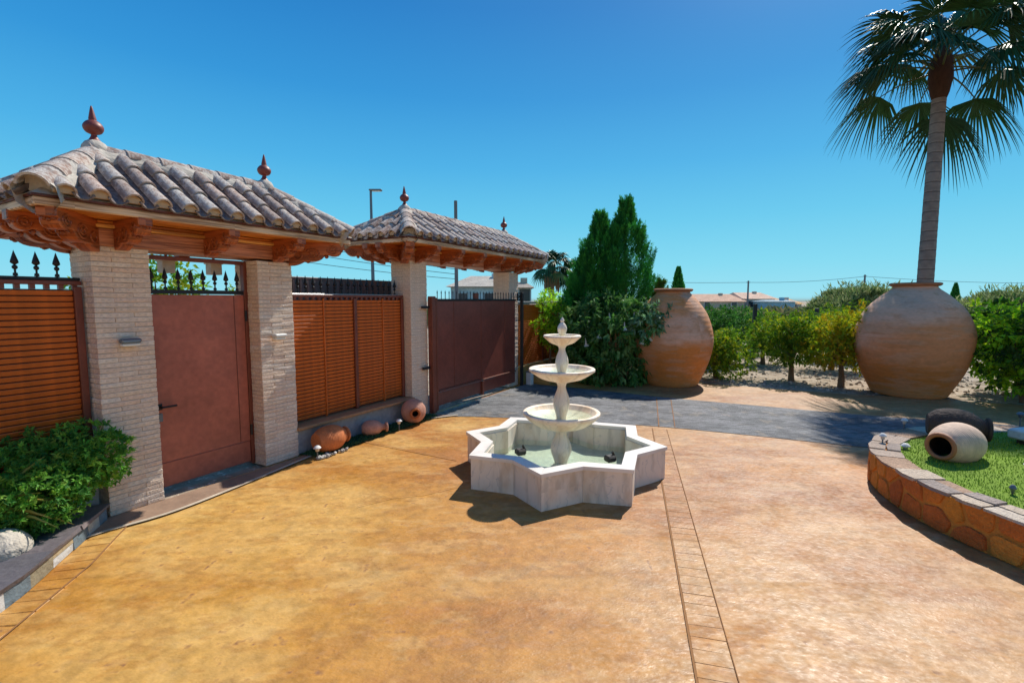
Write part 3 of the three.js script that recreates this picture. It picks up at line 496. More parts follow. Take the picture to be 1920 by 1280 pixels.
// ---------------------------------------------------------------- fountain
{
  const cx = .464, cf = 4.378, Ro = .939, Ri = .742, H = .298, rot = -.262;
  const o = thing('star_fountain', 'three tiered marble fountain in an eight pointed star basin', 'fountain', V(cx, 0, cf));
  const star = (off) => { const p = []; for (let k = 0; k < 16; k++) { const a = rot + k * PI / 8, r = (k % 2 ? Ri : Ro); p.push([-r * Math.cos(a), r * Math.sin(a)]); } // x, z local
    if (!off) return p;
    return p.map((q, i) => { const a = p[(i + 15) % 16], b = p[(i + 1) % 16], n = (u, v) => { const d = [v[0] - u[0], v[1] - u[1]], m = Math.hypot(...d); let k = [d[1] / m, -d[0] / m]; if (k[0] * u[0] + k[1] * u[1] > 0) k = [-k[0], -k[1]]; return k; }, n1 = n(a, q), n2 = n(q, b), s = 1 + n1[0] * n2[0] + n1[1] * n2[1]; return [q[0] + (n1[0] + n2[0]) / s * off, q[1] + (n1[1] + n2[1]) / s * off]; }); };
  const A = star(0), C = star(.03), Din = star(.10), Rim = star(-.012), Rin = star(.092);
  const prism = (q, y0, y1) => { const pts = q.flatMap(([x, z]) => [V3(x, y0, z), V3(x, y1, z)]); return fin(new ConvexGeometry(pts)); };
  const uvShift = (g, s) => { const u = g.attributes.uv; for (let i = 0; i < u.count; i++) u.setXY(i, u.getX(i) * 1.1 + s * .37, u.getY(i) * 1.1 + s * .21); return g; };
  for (let k = 0; k < 16; k++) {
    const j = (k + 1) % 16, sh = (p, q, t) => [p[0] + (q[0] - p[0]) * t, p[1] + (q[1] - p[1]) * t];
    add(o, 'wall_panel', uvShift(prism([sh(A[k], A[j], .003), sh(A[j], A[k], .003), sh(Din[j], Din[k], .003), sh(Din[k], Din[j], .003)], 0, H - .032), k), M.marble);
    add(o, 'rim_slab', uvShift(prism([sh(Rim[k], Rim[j], .0025), sh(Rim[j], Rim[k], .0025), sh(Rin[j], Rin[k], .0025), sh(Rin[k], Rin[j], .0025)], H - .03, H), k), M.rim);
  }
  const flat = (poly, y) => { const g = sheet(poly.map(([x, z]) => [x, -z]), y, (x, f) => [x, f]); return g; };
  add(o, 'basin_floor', flat(star(.05), .03), M.pool); add(o, 'water', flat(star(.098), .085), M.water);
  const stem = (y0, y1, w, foot) => lathe([[0, y0], [w * 1.0, y0], ...smoothProfile([[w * .98, y0 + .004], [w * .62, y0 + (y1 - y0) * .08], [w * .72, y0 + (y1 - y0) * .2], [w * 1.0, y0 + (y1 - y0) * .42], [w * .92, y0 + (y1 - y0) * .6], [w * .52, y0 + (y1 - y0) * .84], [w * .62, y0 + (y1 - y0) * .95], [w * .9, y1]], 28), [0, y1]], 28);
  const bowl = (R, y0, y1, lip) => lathe([[0, y0], ...smoothProfile([[R * .24, y0], [R * .34, y0 + (y1 - y0) * .06], [R * .66, y0 + (y1 - y0) * .28], [R * .92, y0 + (y1 - y0) * .66], [R * .985, y1 - lip * 1.1]], 16), [R * .99, y1 - lip], [R + .006, y1 - lip * .9], [R + .006, y1 - .006], [R, y1], [R - .028, y1], [R - .034, y1 - .008], ...smoothProfile([[R * .82, y1 - (y1 - y0) * .25], [R * .5, y1 - (y1 - y0) * .45], [.02, y1 - (y1 - y0) * .5]], 8), [0, y1 - (y1 - y0) * .5]], 48);
  add(o, 'stem', stem(.03, .40, .098), M.marble); add(o, 'stem', stem(.46, .845, .076), M.marble); add(o, 'stem', stem(.88, 1.185, .060), M.marble);
  const bs = [[.355, .385, .560, .03, .505], [.302, .84, .968, .026, .925], [.168, 1.178, 1.277, .022, 1.245]];
  for (const [R, y0, y1, lip] of bs) add(o, 'bowl', bowl(R, y0, y1, lip), M.bowl);
  for (const [R, , , , w] of bs) add(o, 'bowl_water', at(fin(new THREE.CircleGeometry(R - .045, 36)), 0, w + .012, 0, -PI / 2), M.water);
  add(o, 'finial', lathe(smoothProfile([[.03, 1.225], [.022, 1.262], [.03, 1.285], [.042, 1.32], [.043, 1.345], [.03, 1.375], [.014, 1.395], [.02, 1.408], [.016, 1.42], [.004, 1.44], [0, 1.443]], 30), 20), M.marble);
  for (const [x, z] of [[-.38, -.22], [.47, -.02]]) add(o, 'pump', mg([at(cbox(.10, .06, .09, .015), 0, 0, 0), at(fin(new THREE.CylinderGeometry(.012, .012, .07, 8)), .04, .03, 0, 0, 0, .5)]), M.dark, x, .10, z, 0, .4);
}

// ---------------------------------------------------------------- unseen house added behind the viewpoint to bounce warm light into the shade
{
  const o = thing('bounce_villa', 'added cream house, unseen behind the viewpoint, whose sunlit wall bounces warm light', 'house', V(1.5, 0, -9.5), .12), wm = std({ map: rep(mottle, .3), color: L(.82, .68, .50), roughness: .9 }), fr = std({ color: L(.30, .12, .05), roughness: .6 }), gl = std({ color: L(.05, .06, .07), roughness: .1 });
  add(o, 'wall', pbox(24, 6.2, 8), wm, 0, 3.1, 4); add(o, 'cornice', cbox(24.4, .22, 8.4, .03), wm, 0, 6.3, 4);
  const c = [[-12.6, 0, -.6], [12.6, 0, -.6], [12.6, 0, 8.6], [-12.6, 0, 8.6], [-8, 2, 4], [8, 2, 4]].map((p) => V3(...p)), g = new THREE.BufferGeometry().setFromPoints([0, 5, 1, 0, 4, 5, 1, 5, 2, 2, 4, 3, 2, 5, 4, 3, 4, 0, 0, 1, 2, 0, 2, 3].map((k) => c[k])); add(o, 'roof', fin(g), M.plug, 0, 6.42, 0);
  for (const y of [1.0, 4.0]) for (const x of [-9.5, -6, 3, 6.5, 10]) { const w = add(o, 'window', cbox(1.2, 1.4, .1, .01), fr, x, y + .7, -.03); add(w, 'pane', pbox(1.0, 1.2, .04), gl, 0, 0, -.05); add(o, 'sill', cbox(1.4, .07, .22, .01), wm, x, y - .03, -.1); }
  const d = add(o, 'door', cbox(1.3, 2.3, .1, .01), fr, -1.5, 1.15, -.03); add(d, 'handle', fin(new THREE.SphereGeometry(.04, 10, 8)), M.iron, .5, 0, -.09); add(o, 'step', cbox(2.4, .14, 1, .02), M.ledge, -1.5, .07, -.5);
}

// ---------------------------------------------------------------- giant jars
function giantJar(label, pos, prof, ct, seed) {
  const o = thing('giant_clay_jar', label, 'clay jar', pos, seed), sm = smoothProfile(prof, 70), mat = std({ map: ct, bumpMap: ringBump, bumpScale: .006, roughness: .9 });
  add(o, 'body', lathe([[0, 0], ...sm], 80), mat);
  const [mr, my] = sm[sm.length - 1]; add(o, 'rim', lathe(smoothProfile([[mr - .05, my - .2], [mr - .03, my - .02], [mr + .0, my + .012], [mr + .045, my + .005], [mr + .05, my - .02], [mr + .02, my - .045], [mr - .01, my - .05]], 24), 60), M.clayLip);
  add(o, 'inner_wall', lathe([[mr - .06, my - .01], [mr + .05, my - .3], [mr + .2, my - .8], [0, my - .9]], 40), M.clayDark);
  return o;
}
giantJar('tall giant clay jar beside the dark conifers and shrub', V(3.06, 0, 9.05), [[.47, 0], [.50, .04], [.60, .25], [.70, .55], [.738, .82], [.71, 1.07], [.605, 1.36], [.45, 1.58], [.345, 1.69], [.30, 1.745], [.305, 1.80]], clayTex(301, .3), .4);
giantJar('broad round giant clay jar in front of the palm trunk', V(6.80, 0, 8.05), [[.50, 0], [.53, .04], [.59, .17], [.69, .39], [.76, .62], [.805, .97], [.755, 1.23], [.645, 1.46], [.46, 1.665], [.33, 1.775], [.295, 1.825], [.30, 1.875]], clayTex(422, .55), 2.1);

// ---------------------------------------------------------------- round planter
{
  const line = [[3.22, 2.1], [3.05, 2.70], [2.97, 3.22], [3.02, 3.68], [3.22, 4.15], [3.58, 4.52], [4.05, 4.74], [4.7, 4.86], [5.5, 4.8], [6.4, 4.35], [6.8, 3.4], [6.3, 2.2], [5.1, 1.55], [3.9, 1.55]];
  const N = 220, c = new THREE.CatmullRomCurve3(line.map(([x, f]) => V3(x, 0, f)), true, 'centripetal'), Lc = c.getLength(), ctr = [4.85, 3.2], H = .285;
  const pt = (u, off, y) => { const p = c.getPointAt(((u / Lc) % 1 + 1) % 1), t = c.getTangentAt(((u / Lc) % 1 + 1) % 1); let n = V3(t.z, 0, -t.x); if (n.x * (p.x - ctr[0]) + n.z * (p.z - ctr[1]) < 0) n.negate(); return V(p.x + n.x * off - 4.85, y, p.z + n.z * off - 3.2).setY(y); };
  const o = thing('stone_planter', 'raised oval flower bed with an orange crazy stone wall at right', 'planter', V(4.85, 0, 3.2));
  const pos = [], idx = []; for (let i = 0; i <= N; i++) { const u = i / N * Lc; for (const [off, y] of [[0, -.005], [0, H - .02], [-.20, H - .02], [-.20, .05]]) { const p = pt(u, off, y); pos.push(p.x, p.y, p.z); } if (i) for (let k = 0; k < 3; k++) { const a = (i - 1) * 4 + k, b = a + 4; idx.push(a, b, a + 1, a + 1, b, b + 1); } }
  const g = new THREE.BufferGeometry(); g.setAttribute('position', new THREE.Float32BufferAttribute(pos, 3)); g.setIndex(idx); add(o, 'wall', fin(g.toNonIndexed()), M.stoneMortar);
  // crazy paving cells on the outer face
  const R = rng(91), seeds = [], cell = .185, nu = Math.round(Lc / cell), cu = Lc / nu;
  for (let i = 0; i < nu; i++) for (let j = 0; j < 2; j++) seeds.push([(i + (j ? .5 : 0) + (R() - .5) * .75) * cu, H * (.25 + .5 * j) + (R() - .5) * .09]);
  for (const [su, sv] of seeds) {
    let poly = [[su - .3, .004], [su + .3, .004], [su + .3, H - .006], [su - .3, H - .006]];
    for (const [qu0, qv] of seeds) for (const w of [-Lc, 0, Lc]) {
      const qu = qu0 + w, dx = qu - su, dy = qv - sv, dd = Math.hypot(dx, dy); if (dd < 1e-6 || dd > .6) continue;
      const lim = dd / 2 - .011, out = []; const f = (p) => ((p[0] - su) * dx + (p[1] - sv) * dy) / dd - lim;
      for (let k = 0; k < poly.length; k++) { const a = poly[k], b = poly[(k + 1) % poly.length], fa = f(a), fb = f(b); if (fa <= 0) out.push(a); if (fa * fb < 0) { const t = fa / (fa - fb); out.push([a[0] + (b[0] - a[0]) * t, a[1] + (b[1] - a[1]) * t]); } }
      poly = out; if (poly.length < 3) break;
    }
    if (poly.length < 3) continue;
    const cxx = poly.reduce((s, p) => s + p[0], 0) / poly.length, cyy = poly.reduce((s, p) => s + p[1], 0) / poly.length, d = .008 + R() * .008, V_ = [], T = [], U = [];
    const cut = []; poly.forEach((p, k) => { const q = poly[(k + 1) % poly.length], r = poly[(k + poly.length - 1) % poly.length]; cut.push([p[0] + (r[0] - p[0]) * .14, p[1] + (r[1] - p[1]) * .14], [p[0] + (q[0] - p[0]) * .14, p[1] + (q[1] - p[1]) * .14]); });
    const P = (p, off) => { V_.push(pt(p[0], off, p[1])); U.push(p); return V_.length - 1; };
    cut.forEach((p, k) => { const q = cut[(k + 1) % cut.length], ins = (a) => [a[0] + (cxx - a[0]) * .06, a[1] + (cyy - a[1]) * .06];
      T.push(P(p, -.002), P(q, -.002), P(ins(p), d), P(ins(p), d), P(q, -.002), P(ins(q), d), P(ins(p), d), P(ins(q), d), P([cxx, cyy], d + .003)); });
    const sg = new THREE.BufferGeometry(); sg.setFromPoints(T.map((i) => V_[i])); sg.setAttribute('uv', new THREE.Float32BufferAttribute(T.flatMap((i) => U[i]), 2)); sg.computeVertexNormals();
    const m = stoneM[(R() * 5) | 0]; add(o, 'wall_stone', sg, m.side === THREE.DoubleSide ? m : (m.side = THREE.DoubleSide, m));
  }
  // cap stones
  for (let u = 0; u < Lc - .05;) { const l = .18 + R() * .22, e = Math.min(u + l, Lc) - .012, split = R() < .45 ? .08 + R() * .04 : 0;
    const slab = (o0, o1) => { const y = H - .018, h = .016 + R() * .014, j = () => (R() - .5) * .02, pts = []; for (const [a, b] of [[u + Math.max(0, j()), o0 + j()], [(u + e) / 2, o0 + .01 + j() * .6], [e, o0 + j()], [e, o1 + j()], [(u + e) / 2, o1 + j()], [u + Math.max(0, j()), o1 + j()]]) { pts.push(pt(a, b, y), pt(a, b * .98, y + h)); } add(o, 'cap_stone', fin(new ConvexGeometry(pts)), capM[(R() * 5) | 0]); };
    if (split) { slab(.012, -split + .006); slab(-split - .006, -.205); } else slab(.012, -.205); u = e + .012; }
  const inner = []; for (let i = 0; i < 70; i++) { const p = pt(i / 70 * Lc, -.185, 0); inner.push([p.x + 4.85, -p.z + 3.2]); }
  const mound = (x, f) => H - .015 + .10 * Math.exp(-(((x - 4.9) / 1.1) ** 2 + ((f - 3.2) / .9) ** 2));
  const ts = struct('planter_turf', (() => { const p = []; const ct = [4.85, 3.2]; for (let r = 0; r < 6; r++) for (let i = 0; i < 70; i++) { const a = inner[i], b = inner[(i + 1) % 70], q = (v, t) => { const x = ct[0] + (v[0] - ct[0]) * t, f = ct[1] + (v[1] - ct[1]) * t; return V(x, mound(x, f), f); }, t0 = r / 6, t1 = (r + 1) / 6; p.push(q(a, t0), q(a, t1), q(b, t1), q(a, t0), q(b, t1), q(b, t0)); } const gg = new THREE.BufferGeometry().setFromPoints(p); return fin(gg); })(), (M.turf.side = THREE.DoubleSide, M.turf));
  const inside = (x, f) => { let r = false; for (let i = 0, j = inner.length - 1; i < inner.length; j = i++) if ((inner[i][1] > f) !== (inner[j][1] > f) && x < (inner[j][0] - inner[i][0]) * (f - inner[i][1]) / (inner[j][1] - inner[i][1]) + inner[i][0]) r = !r; return r; };
  blades('artificial_grass', 'bright green artificial grass in the raised stone flower bed', 36000, 88, .02, (Q) => { let x, f; do { x = 3.2 + Q() * 3.2; f = 1.9 + Q() * 2.9; } while (!inside(x, f)); return V(x, mound(x, f) - .003, f); }, [[.26, .40, .018], [.20, .33, .018], [.34, .46, .025], [.16, .27, .018]]);
  pot('clay_amphora', 'pale clay jar lying in the stone flower bed with its dark mouth facing out', V(3.70, H - .035, 3.86), [-.93, -.37], [[.08, 0], [.14, .08], [.172, .19], [.162, .30], [.128, .38], [.10, .42], [.10, .445]], [M.clayPale, M.clayLip], 0);
  pot('clay_amphora', 'dark brown weathered jar lying behind the pale jar in the flower bed', V(4.17, H - .02, 4.36), [.75, -.5], [[.09, 0], [.145, .07], [.165, .18], [.15, .29], [.10, .37], [.085, .40], [.098, .425]], [M.clayDark, M.clayDark], 0);
  pathLight('white mushroom light on the turf right of the pale jar', V(3.97, .27, 3.52), .07, M.white, .05);
  pathLight('white mushroom light on the turf left of the pale jar', V(3.50, .27, 4.12), .035, M.white, .035);
  pathLight('pale solar stake light behind the dark jar at the bed edge', V(3.98, .28, 4.72), .10, M.white, .03);
  pathLight('pale solar stake light on the left cap stones of the flower bed', V(3.42, .28, 4.28), .07, M.white, .03);
  pathLight('grey solar stake light standing by the driveway behind the flower bed', V(5.35, .24, 4.90), .16, M.metalGrey, .035);
  pathLight('small dark stake light on the near cap stones of the flower bed', V(3.40, .28, 3.12), .045, M.metalGrey, .02);
  const w = thing('white_trough', 'white stone trough at the right edge of the flower bed', 'trough', V(4.72, .30, 4.15), .25); add(w, 'body', cbox(.55, .09, .30, .015), M.white, .12, .09, 0); add(w, 'foot', cbox(.44, .06, .22, .01), M.clayDark, .12, .02, 0);
}

// ---------------------------------------------------------------- plants
function leafCloud(list) {      // list of [pos, axis, normal, length, width, color]; each leaf two folded halves
  const n = list.length, pos = new Float32Array(n * 18), col = new Float32Array(n * 18), nor = new Float32Array(n * 18); let k = 0; const s = V3(), a = V3(), b = V3(), t = V3(), m = V3(), fn = V3(), e = V3();
  for (const [p, ax, nn, l, w, c] of list) {
    s.crossVectors(ax, nn).normalize(); fn.crossVectors(s, ax).normalize();
    m.copy(p).addScaledVector(ax, l * .45); t.copy(p).addScaledVector(ax, l).addScaledVector(fn, -l * .12);
    a.copy(m).addScaledVector(s, w / 2).addScaledVector(fn, w * .16); b.copy(m).addScaledVector(s, -w / 2).addScaledVector(fn, w * .16);
    for (const [q0, q1, q2] of [[p, a, t], [p, t, b]]) {
      e.crossVectors(V3().subVectors(q1, q0), V3().subVectors(q2, q0)).normalize(); if (e.dot(fn) < 0) e.negate();
      for (const q of [q0, q1, q2]) { pos.set([q.x, q.y, q.z], k); col.set([c.r, c.g, c.b], k); nor.set([e.x, e.y, e.z], k); k += 3; }
    }
  }
  const g = new THREE.BufferGeometry(); g.setAttribute('position', new THREE.BufferAttribute(pos, 3)); g.setAttribute('normal', new THREE.BufferAttribute(nor, 3)); g.setAttribute('color', new THREE.BufferAttribute(col, 3)); return g;
}
const sph = (R) => { const z = R() * 2 - 1, a = R() * 6.2832, r = Math.sqrt(1 - z * z); return V3(r * Math.cos(a), z, r * Math.sin(a)); };
function crownLeaves(R, blobs, n, len, wid, cols, o = {}) {   // blobs: [x, y, z, rx, ry, rz]; leaves in twig clusters
  const out = [], vol = blobs.map((b) => (b[3] * b[4] * b[5]) ** .7), tot = vol.reduce((a, b) => a + b, 0), per = o.per || 7;
  blobs.forEach((b, bi) => {
    const m = Math.round(n * vol[bi] / tot / per), tone = .8 + R() * .4;
    for (let i = 0; i < m; i++) {
      const d = sph(R), r = (o.hollow ? .62 : .35) + (o.hollow ? .42 : .68) * Math.sqrt(R()); if (o.top && d.y < -.3 && R() < o.top) d.y *= -1;
      const c = V3(b[0] + d.x * b[3] * r, b[1] + d.y * b[4] * r, b[2] + d.z * b[5] * r), tw = d.clone().addScaledVector(sph(R), .7).add(V3(0, o.up || 0, 0)).normalize(), base = cols[(R() * cols.length) | 0], ct = tone * (.75 + R() * .5);
      for (let k = 0; k < per; k++) {
        const ax = tw.clone().multiplyScalar(.7).addScaledVector(sph(R), .85).add(V3(0, -(o.droop || 0), 0)).normalize(), l = len * (.65 + R() * .6), q = .8 + R() * .4;
        out.push([c.clone().addScaledVector(tw, (k / per) * len * 1.1 * (o.spread || 1)).addScaledVector(sph(R), len * .25), ax, V3(0, 1, 0).addScaledVector(sph(R), .8).normalize(), l, wid * (.7 + R() * .5), L(base[0], base[1], base[2]).multiplyScalar(ct * q)]);
      }
    }
  });
  return out;
}
function limbs(R, base, top, n, r0, tips) {     // trunk with forking limbs towards the given tips
  const parts = [], mid = base.clone().lerp(top, .5).add(V3((R() - .5) * .06, 0, (R() - .5) * .06));
  parts.push(taper([base, mid, top], [r0 * 1.15, r0 * .9, r0 * .7], 8));
  for (const t of tips) { const st = base.clone().lerp(top, .75 + R() * .25), m = st.clone().lerp(t, .5).add(V3((R() - .5) * .1, .03 + R() * .06, (R() - .5) * .1)); parts.push(taper([st, m, t], [r0 * .55, r0 * .35, r0 * .1], 6)); }
  return mg(parts);
}
function blobsAround(R, h0, h1, rad, n) { const b = []; for (let i = 0; i < n; i++) { const a = i * 2.4 + R(), rr = rad * (.25 + .5 * R()), y = h0 + (h1 - h0) * ((i + .5) / n * .6 + .2 + (R() - .5) * .2), s = rad * (.42 + R() * .22); b.push([Math.cos(a) * rr, y, Math.sin(a) * rr, s, s * .85, s]); } return b; }
function bush(name, label, cat, pos, o, group) {
  const R = rng(o.seed), t = thing(name, label, cat, pos, 0, group), bl = o.blobs || blobsAround(R, o.h0, o.h1, o.rad, o.nb || 9);
  add(t, o.part || 'crown', leafCloud(crownLeaves(R, bl, o.n, o.len, o.wid, o.cols, o)), o.mat || M.leaf);
  if (o.trunk !== 0) add(t, 'trunk', limbs(R, V3(0, -.02, 0), V3((R() - .5) * .08, o.fork || o.h0 + .15, (R() - .5) * .08), 5, o.trunk || .04, bl.map((b) => V3(b[0], b[1], b[2]))), M.bark);
  return t;
}
const GR = { citrus: [[.14, .30, .014], [.24, .42, .016], [.40, .46, .016], [.10, .23, .016]], citrusYellow: [[.42, .48, .014], [.54, .52, .016], [.24, .38, .016], [.56, .38, .016]], dark: [[.045, .17, .026], [.06, .22, .03], [.10, .27, .035]], lime: [[.38, .62, .02], [.50, .74, .03], [.20, .44, .022]], conifer: [[.024, .19, .034], [.042, .27, .04], [.08, .36, .045]], reed: [[.30, .36, .13], [.42, .46, .22], [.16, .26, .07]], brug: [[.075, .21, .04], [.13, .31, .065], [.26, .44, .15], [.085, .24, .042]], pitto: [[.14, .38, .06], [.22, .50, .07], [.34, .58, .09], [.09, .30, .05]] };

// left planting bed
{
  const line = spline2([[-2.60, 1.2], [-2.625, 2.31], [-2.78, 2.82], [-2.95, 3.33]], 60), o = thing('slate_kerb', 'low kerb with purple grey slate slabs and a mosaic stone face', 'kerb', V(-2.7, 0, 2.4)), R = rng(12);
  const nrm = (i) => { const a = line[Math.max(0, i - 1)], b = line[Math.min(60, i + 1)], d = [b[0] - a[0], b[1] - a[1]], m = Math.hypot(...d); return [-d[1] / m, d[0] / m]; };     // to the left (bed side)
  const P = (i, off, y) => { const n = nrm(i); return V(line[i][0] + n[0] * off + 2.7, y, line[i][1] + n[1] * off - 2.4); };
  const seg = (i, j, o0, o1, y0, y1, jit = 0) => { const pts = []; for (const k of [i, (i + j) >> 1, j]) for (const f of [o0, o1]) for (const y of [y0, y1]) pts.push(P(k, f + (R() - .5) * jit, y)); return fin(new ConvexGeometry(pts)); };
  add(o, 'core', mg([0, 10, 20, 30, 40, 50].map((i) => seg(i, i + 10, .018, .24, -.01, .098))), M.mortar);
  const tones = [[.42, .44, .44], [.30, .26, .17], [.50, .40, .24], [.62, .62, .60], [.16, .22, .26], [.34, .27, .20], [.56, .53, .46], [.2, .2, .22]].map((c) => std({ map: mottle, color: L(...c), bumpMap: fineBump, bumpScale: .008, roughness: .75 }));
  for (let i = 0; i < 58;) { const w = 3 + ((R() * 4) | 0), j = Math.min(60, i + w); if (R() < .35) { add(o, 'mosaic_tile', seg(i, j, .002, .03, .004, .05, .004), tones[(R() * 8) | 0]); add(o, 'mosaic_tile', seg(i, j, .002, .03, .054, .097, .004), tones[(R() * 8) | 0]); } else add(o, 'mosaic_tile', seg(i, j, .0, .03, .004, .097, .006), tones[(R() * 8) | 0]); i = j; }
  const slate = variants(std({ map: rep(mottle, 1.6), bumpMap: mottle, bumpScale: .015, roughness: .6 }), [[.155, .135, .145], [.20, .165, .165], [.125, .12, .14]]);
  [[0, 13], [13, 27], [27, 41], [41, 50], [50, 60]].forEach(([a, b], i) => add(o, 'cap_slab', seg(a, b, -.02 + (i % 2) * .006, .27, .100, .128, .016), slate[i % 3]));
  const bed = [...line.map(([x, f], i) => { const n = nrm(i); return [x + n[0] * .22, f + n[1] * .22]; }), wallP(-.05, -.05), wallP(-3.4, -.05)];
  struct('planting_bed', sheet(bed, .07, (x, f) => [x, f]), std({ map: dirtTex, color: L(.35, .3, .28), roughness: 1 }));
  const g = fin(new THREE.IcosahedronGeometry(.022, 1)), m = new THREE.InstancedMesh(g, M.white, 120), q = new THREE.Quaternion();
  for (let i = 0; i < 120; i++) { const k = (R() * 44) | 0, n = nrm(k), off = .26 + R() * .10, s = .5 + R() * .9; q.setFromEuler(new THREE.Euler(R() * 6, R() * 6, 0)); m.setMatrixAt(i, new THREE.Matrix4().compose(V(line[k][0] + n[0] * off, .08, line[k][1] + n[1] * off), q, V3(s, s * .7, s))); m.setColorAt(i, L(1, 1, 1).multiplyScalar(.8 + R() * .3)); }
  m.name = 'white_pebbles'; m.userData.kind = 'stuff'; scene.add(shade(m)); tag(m, 'white pebbles behind the slate kerb at lower left', 'pebbles');
  // boulder
  const bg = new THREE.IcosahedronGeometry(.14, 5), p = bg.attributes.position; for (let i = 0; i < p.count; i++) { const v = V3(p.getX(i), p.getY(i), p.getZ(i)), k = 1 + .28 * (fA(v.x * .7 + .5, v.y * .7 + v.z * .6 + .3) - .5) + .10 * (fB(v.x + .1, v.z + v.y) - .5); p.setXYZ(i, v.x * k * 1.1, v.y * k * .85, v.z * k); } bg.computeVertexNormals();
  const b = thing('pale_boulder', 'pale beige boulder behind the slate kerb at the left edge', 'boulder', V(-3.0, .14, 2.66)); add(b, 'rock', fin(bg), std({ map: mottle, color: L(.60, .54, .45), bumpMap: fineBump, bumpScale: .02, roughness: .95 }));
  bush('pittosporum_shrub', 'rounded leafy green shrub in the left bed in front of the slatted fence', 'shrub', V(-3.15, .05, 3.0), { seed: 31, n: 34000, len: .036, wid: .017, cols: GR.pitto, per: 9, spread: .4, hollow: 1, up: .35, trunk: .02, fork: .18, part: 'foliage', blobs: [[0.162, 0.296, 0.04, 0.216, 0.202, 0.228], [-0.057, 0.278, 0.24, 0.27, 0.22, 0.209], [-0.114, 0.435, -0.12, 0.324, 0.22, 0.266], [0.257, 0.435, -0.26, 0.18, 0.176, 0.19], [-0.399, 0.4, 0.12, 0.27, 0.246, 0.285], [-0.437, 0.487, -0.2, 0.306, 0.211, 0.266], [0.114, 0.505, -0.28, 0.234, 0.176, 0.19], [0.019, 0.174, 0.18, 0.252, 0.15, 0.171], [-0.05, 0.33, 0, 0.36, 0.26, 0.34], [-0.35, 0.36, 0.05, 0.34, 0.28, 0.3], [0.1, 0.4, -0.15, 0.26, 0.22, 0.24], [-0.25, 0.22, 0.25, 0.3, 0.2, 0.22]] });
  const y = thing('spiky_plant', 'yellow green spiky plant at the left edge beside the boulder', 'plant', V(-3.22, .26, 2.78)), RR = rng(4);
  for (let i = 0; i < 26; i++) { const a = RR() * 6.28, up = .1 + RR() * .9, d = V3(Math.cos(a) * Math.cos(up), Math.sin(up), Math.sin(a) * Math.cos(up)), l = .36 + RR() * .2, pts = [0, .35, .7, 1].map((t) => d.clone().multiplyScalar(l * t).add(V3(0, -.18 * t * t * Math.cos(up) + .05, 0))); const gg = taper(pts, [.009, .013, .009, .001], 4); add(y, 'blade', gg, std({ color: L(.20 + RR() * .12, .24, .04), roughness: .6 })); }
}

// conifers and the drooping shrub
function conifer(label, pos, h, rad, n, seed, cols = GR.conifer, lean = 0, group) {
  const R = rng(seed), o = thing('conifer_tree', label, 'conifer', pos, 0, group), list = [], prof = (t) => Math.min(rad * (.86 + .14 * (1 - t)), (1 - t) * h * .40) * (.92 + .16 * Math.sin(t * 37 + seed));
  const sprays = Math.round(n / 60);
  for (let i = 0; i < sprays; i++) {
    const t = .02 + .98 * R() ** 1.15, a = R() * 6.28, rr = prof(t) * (.45 + .6 * Math.sqrt(R())), c = V3(Math.cos(a) * rr + lean * t, t * h * .95, Math.sin(a) * rr), out = V3(Math.cos(a) * .5, 1.0 + .3 * R(), Math.sin(a) * .5).normalize(), sl = (h * .04 + .08 * R()) * (t > .8 ? .65 : 1), base = cols[(R() * cols.length) | 0], ct = .7 + .6 * R();
    for (let k = 0; k < 60; k++) { const u = R(), q = c.clone().addScaledVector(out, u * sl * 1.6).addScaledVector(sph(R), (1 - u * .75) * sl * .42); list.push([q, out.clone().addScaledVector(sph(R), .55).normalize(), sph(R), .045 + .03 * R(), .012, L(...base).multiplyScalar(ct * (.7 + .6 * R()))]); }
  }
  add(o, 'crown', leafCloud(list), M.needle); add(o, 'trunk', taper([V3(0, -.05, 0), V3(lean * .5, h * .5, 0), V3(lean, h * .93, 0)], [rad * .14, rad * .09, .01], 7), M.bark); return o;
}
conifer('taller dark green conifer with a pointed top behind the drooping shrub', V(2.52, -.02, 10.7), 3.9, .68, 84000, 3);
conifer('slightly shorter dark conifer left of the tallest one', V(1.98, -.02, 10.8), 3.62, .64, 66000, 4);
conifer('low lighter green conifer just left of the tall clay jar', V(3.22, -.02, 10.3), 2.05, .36, 24000, 5, [[.09, .22, .03], [.12, .27, .035], [.07, .18, .03]]);
conifer('broad low dark conifer at the left of the conifer group', V(1.60, -.02, 10.5), 2.7, .55, 46000, 6);
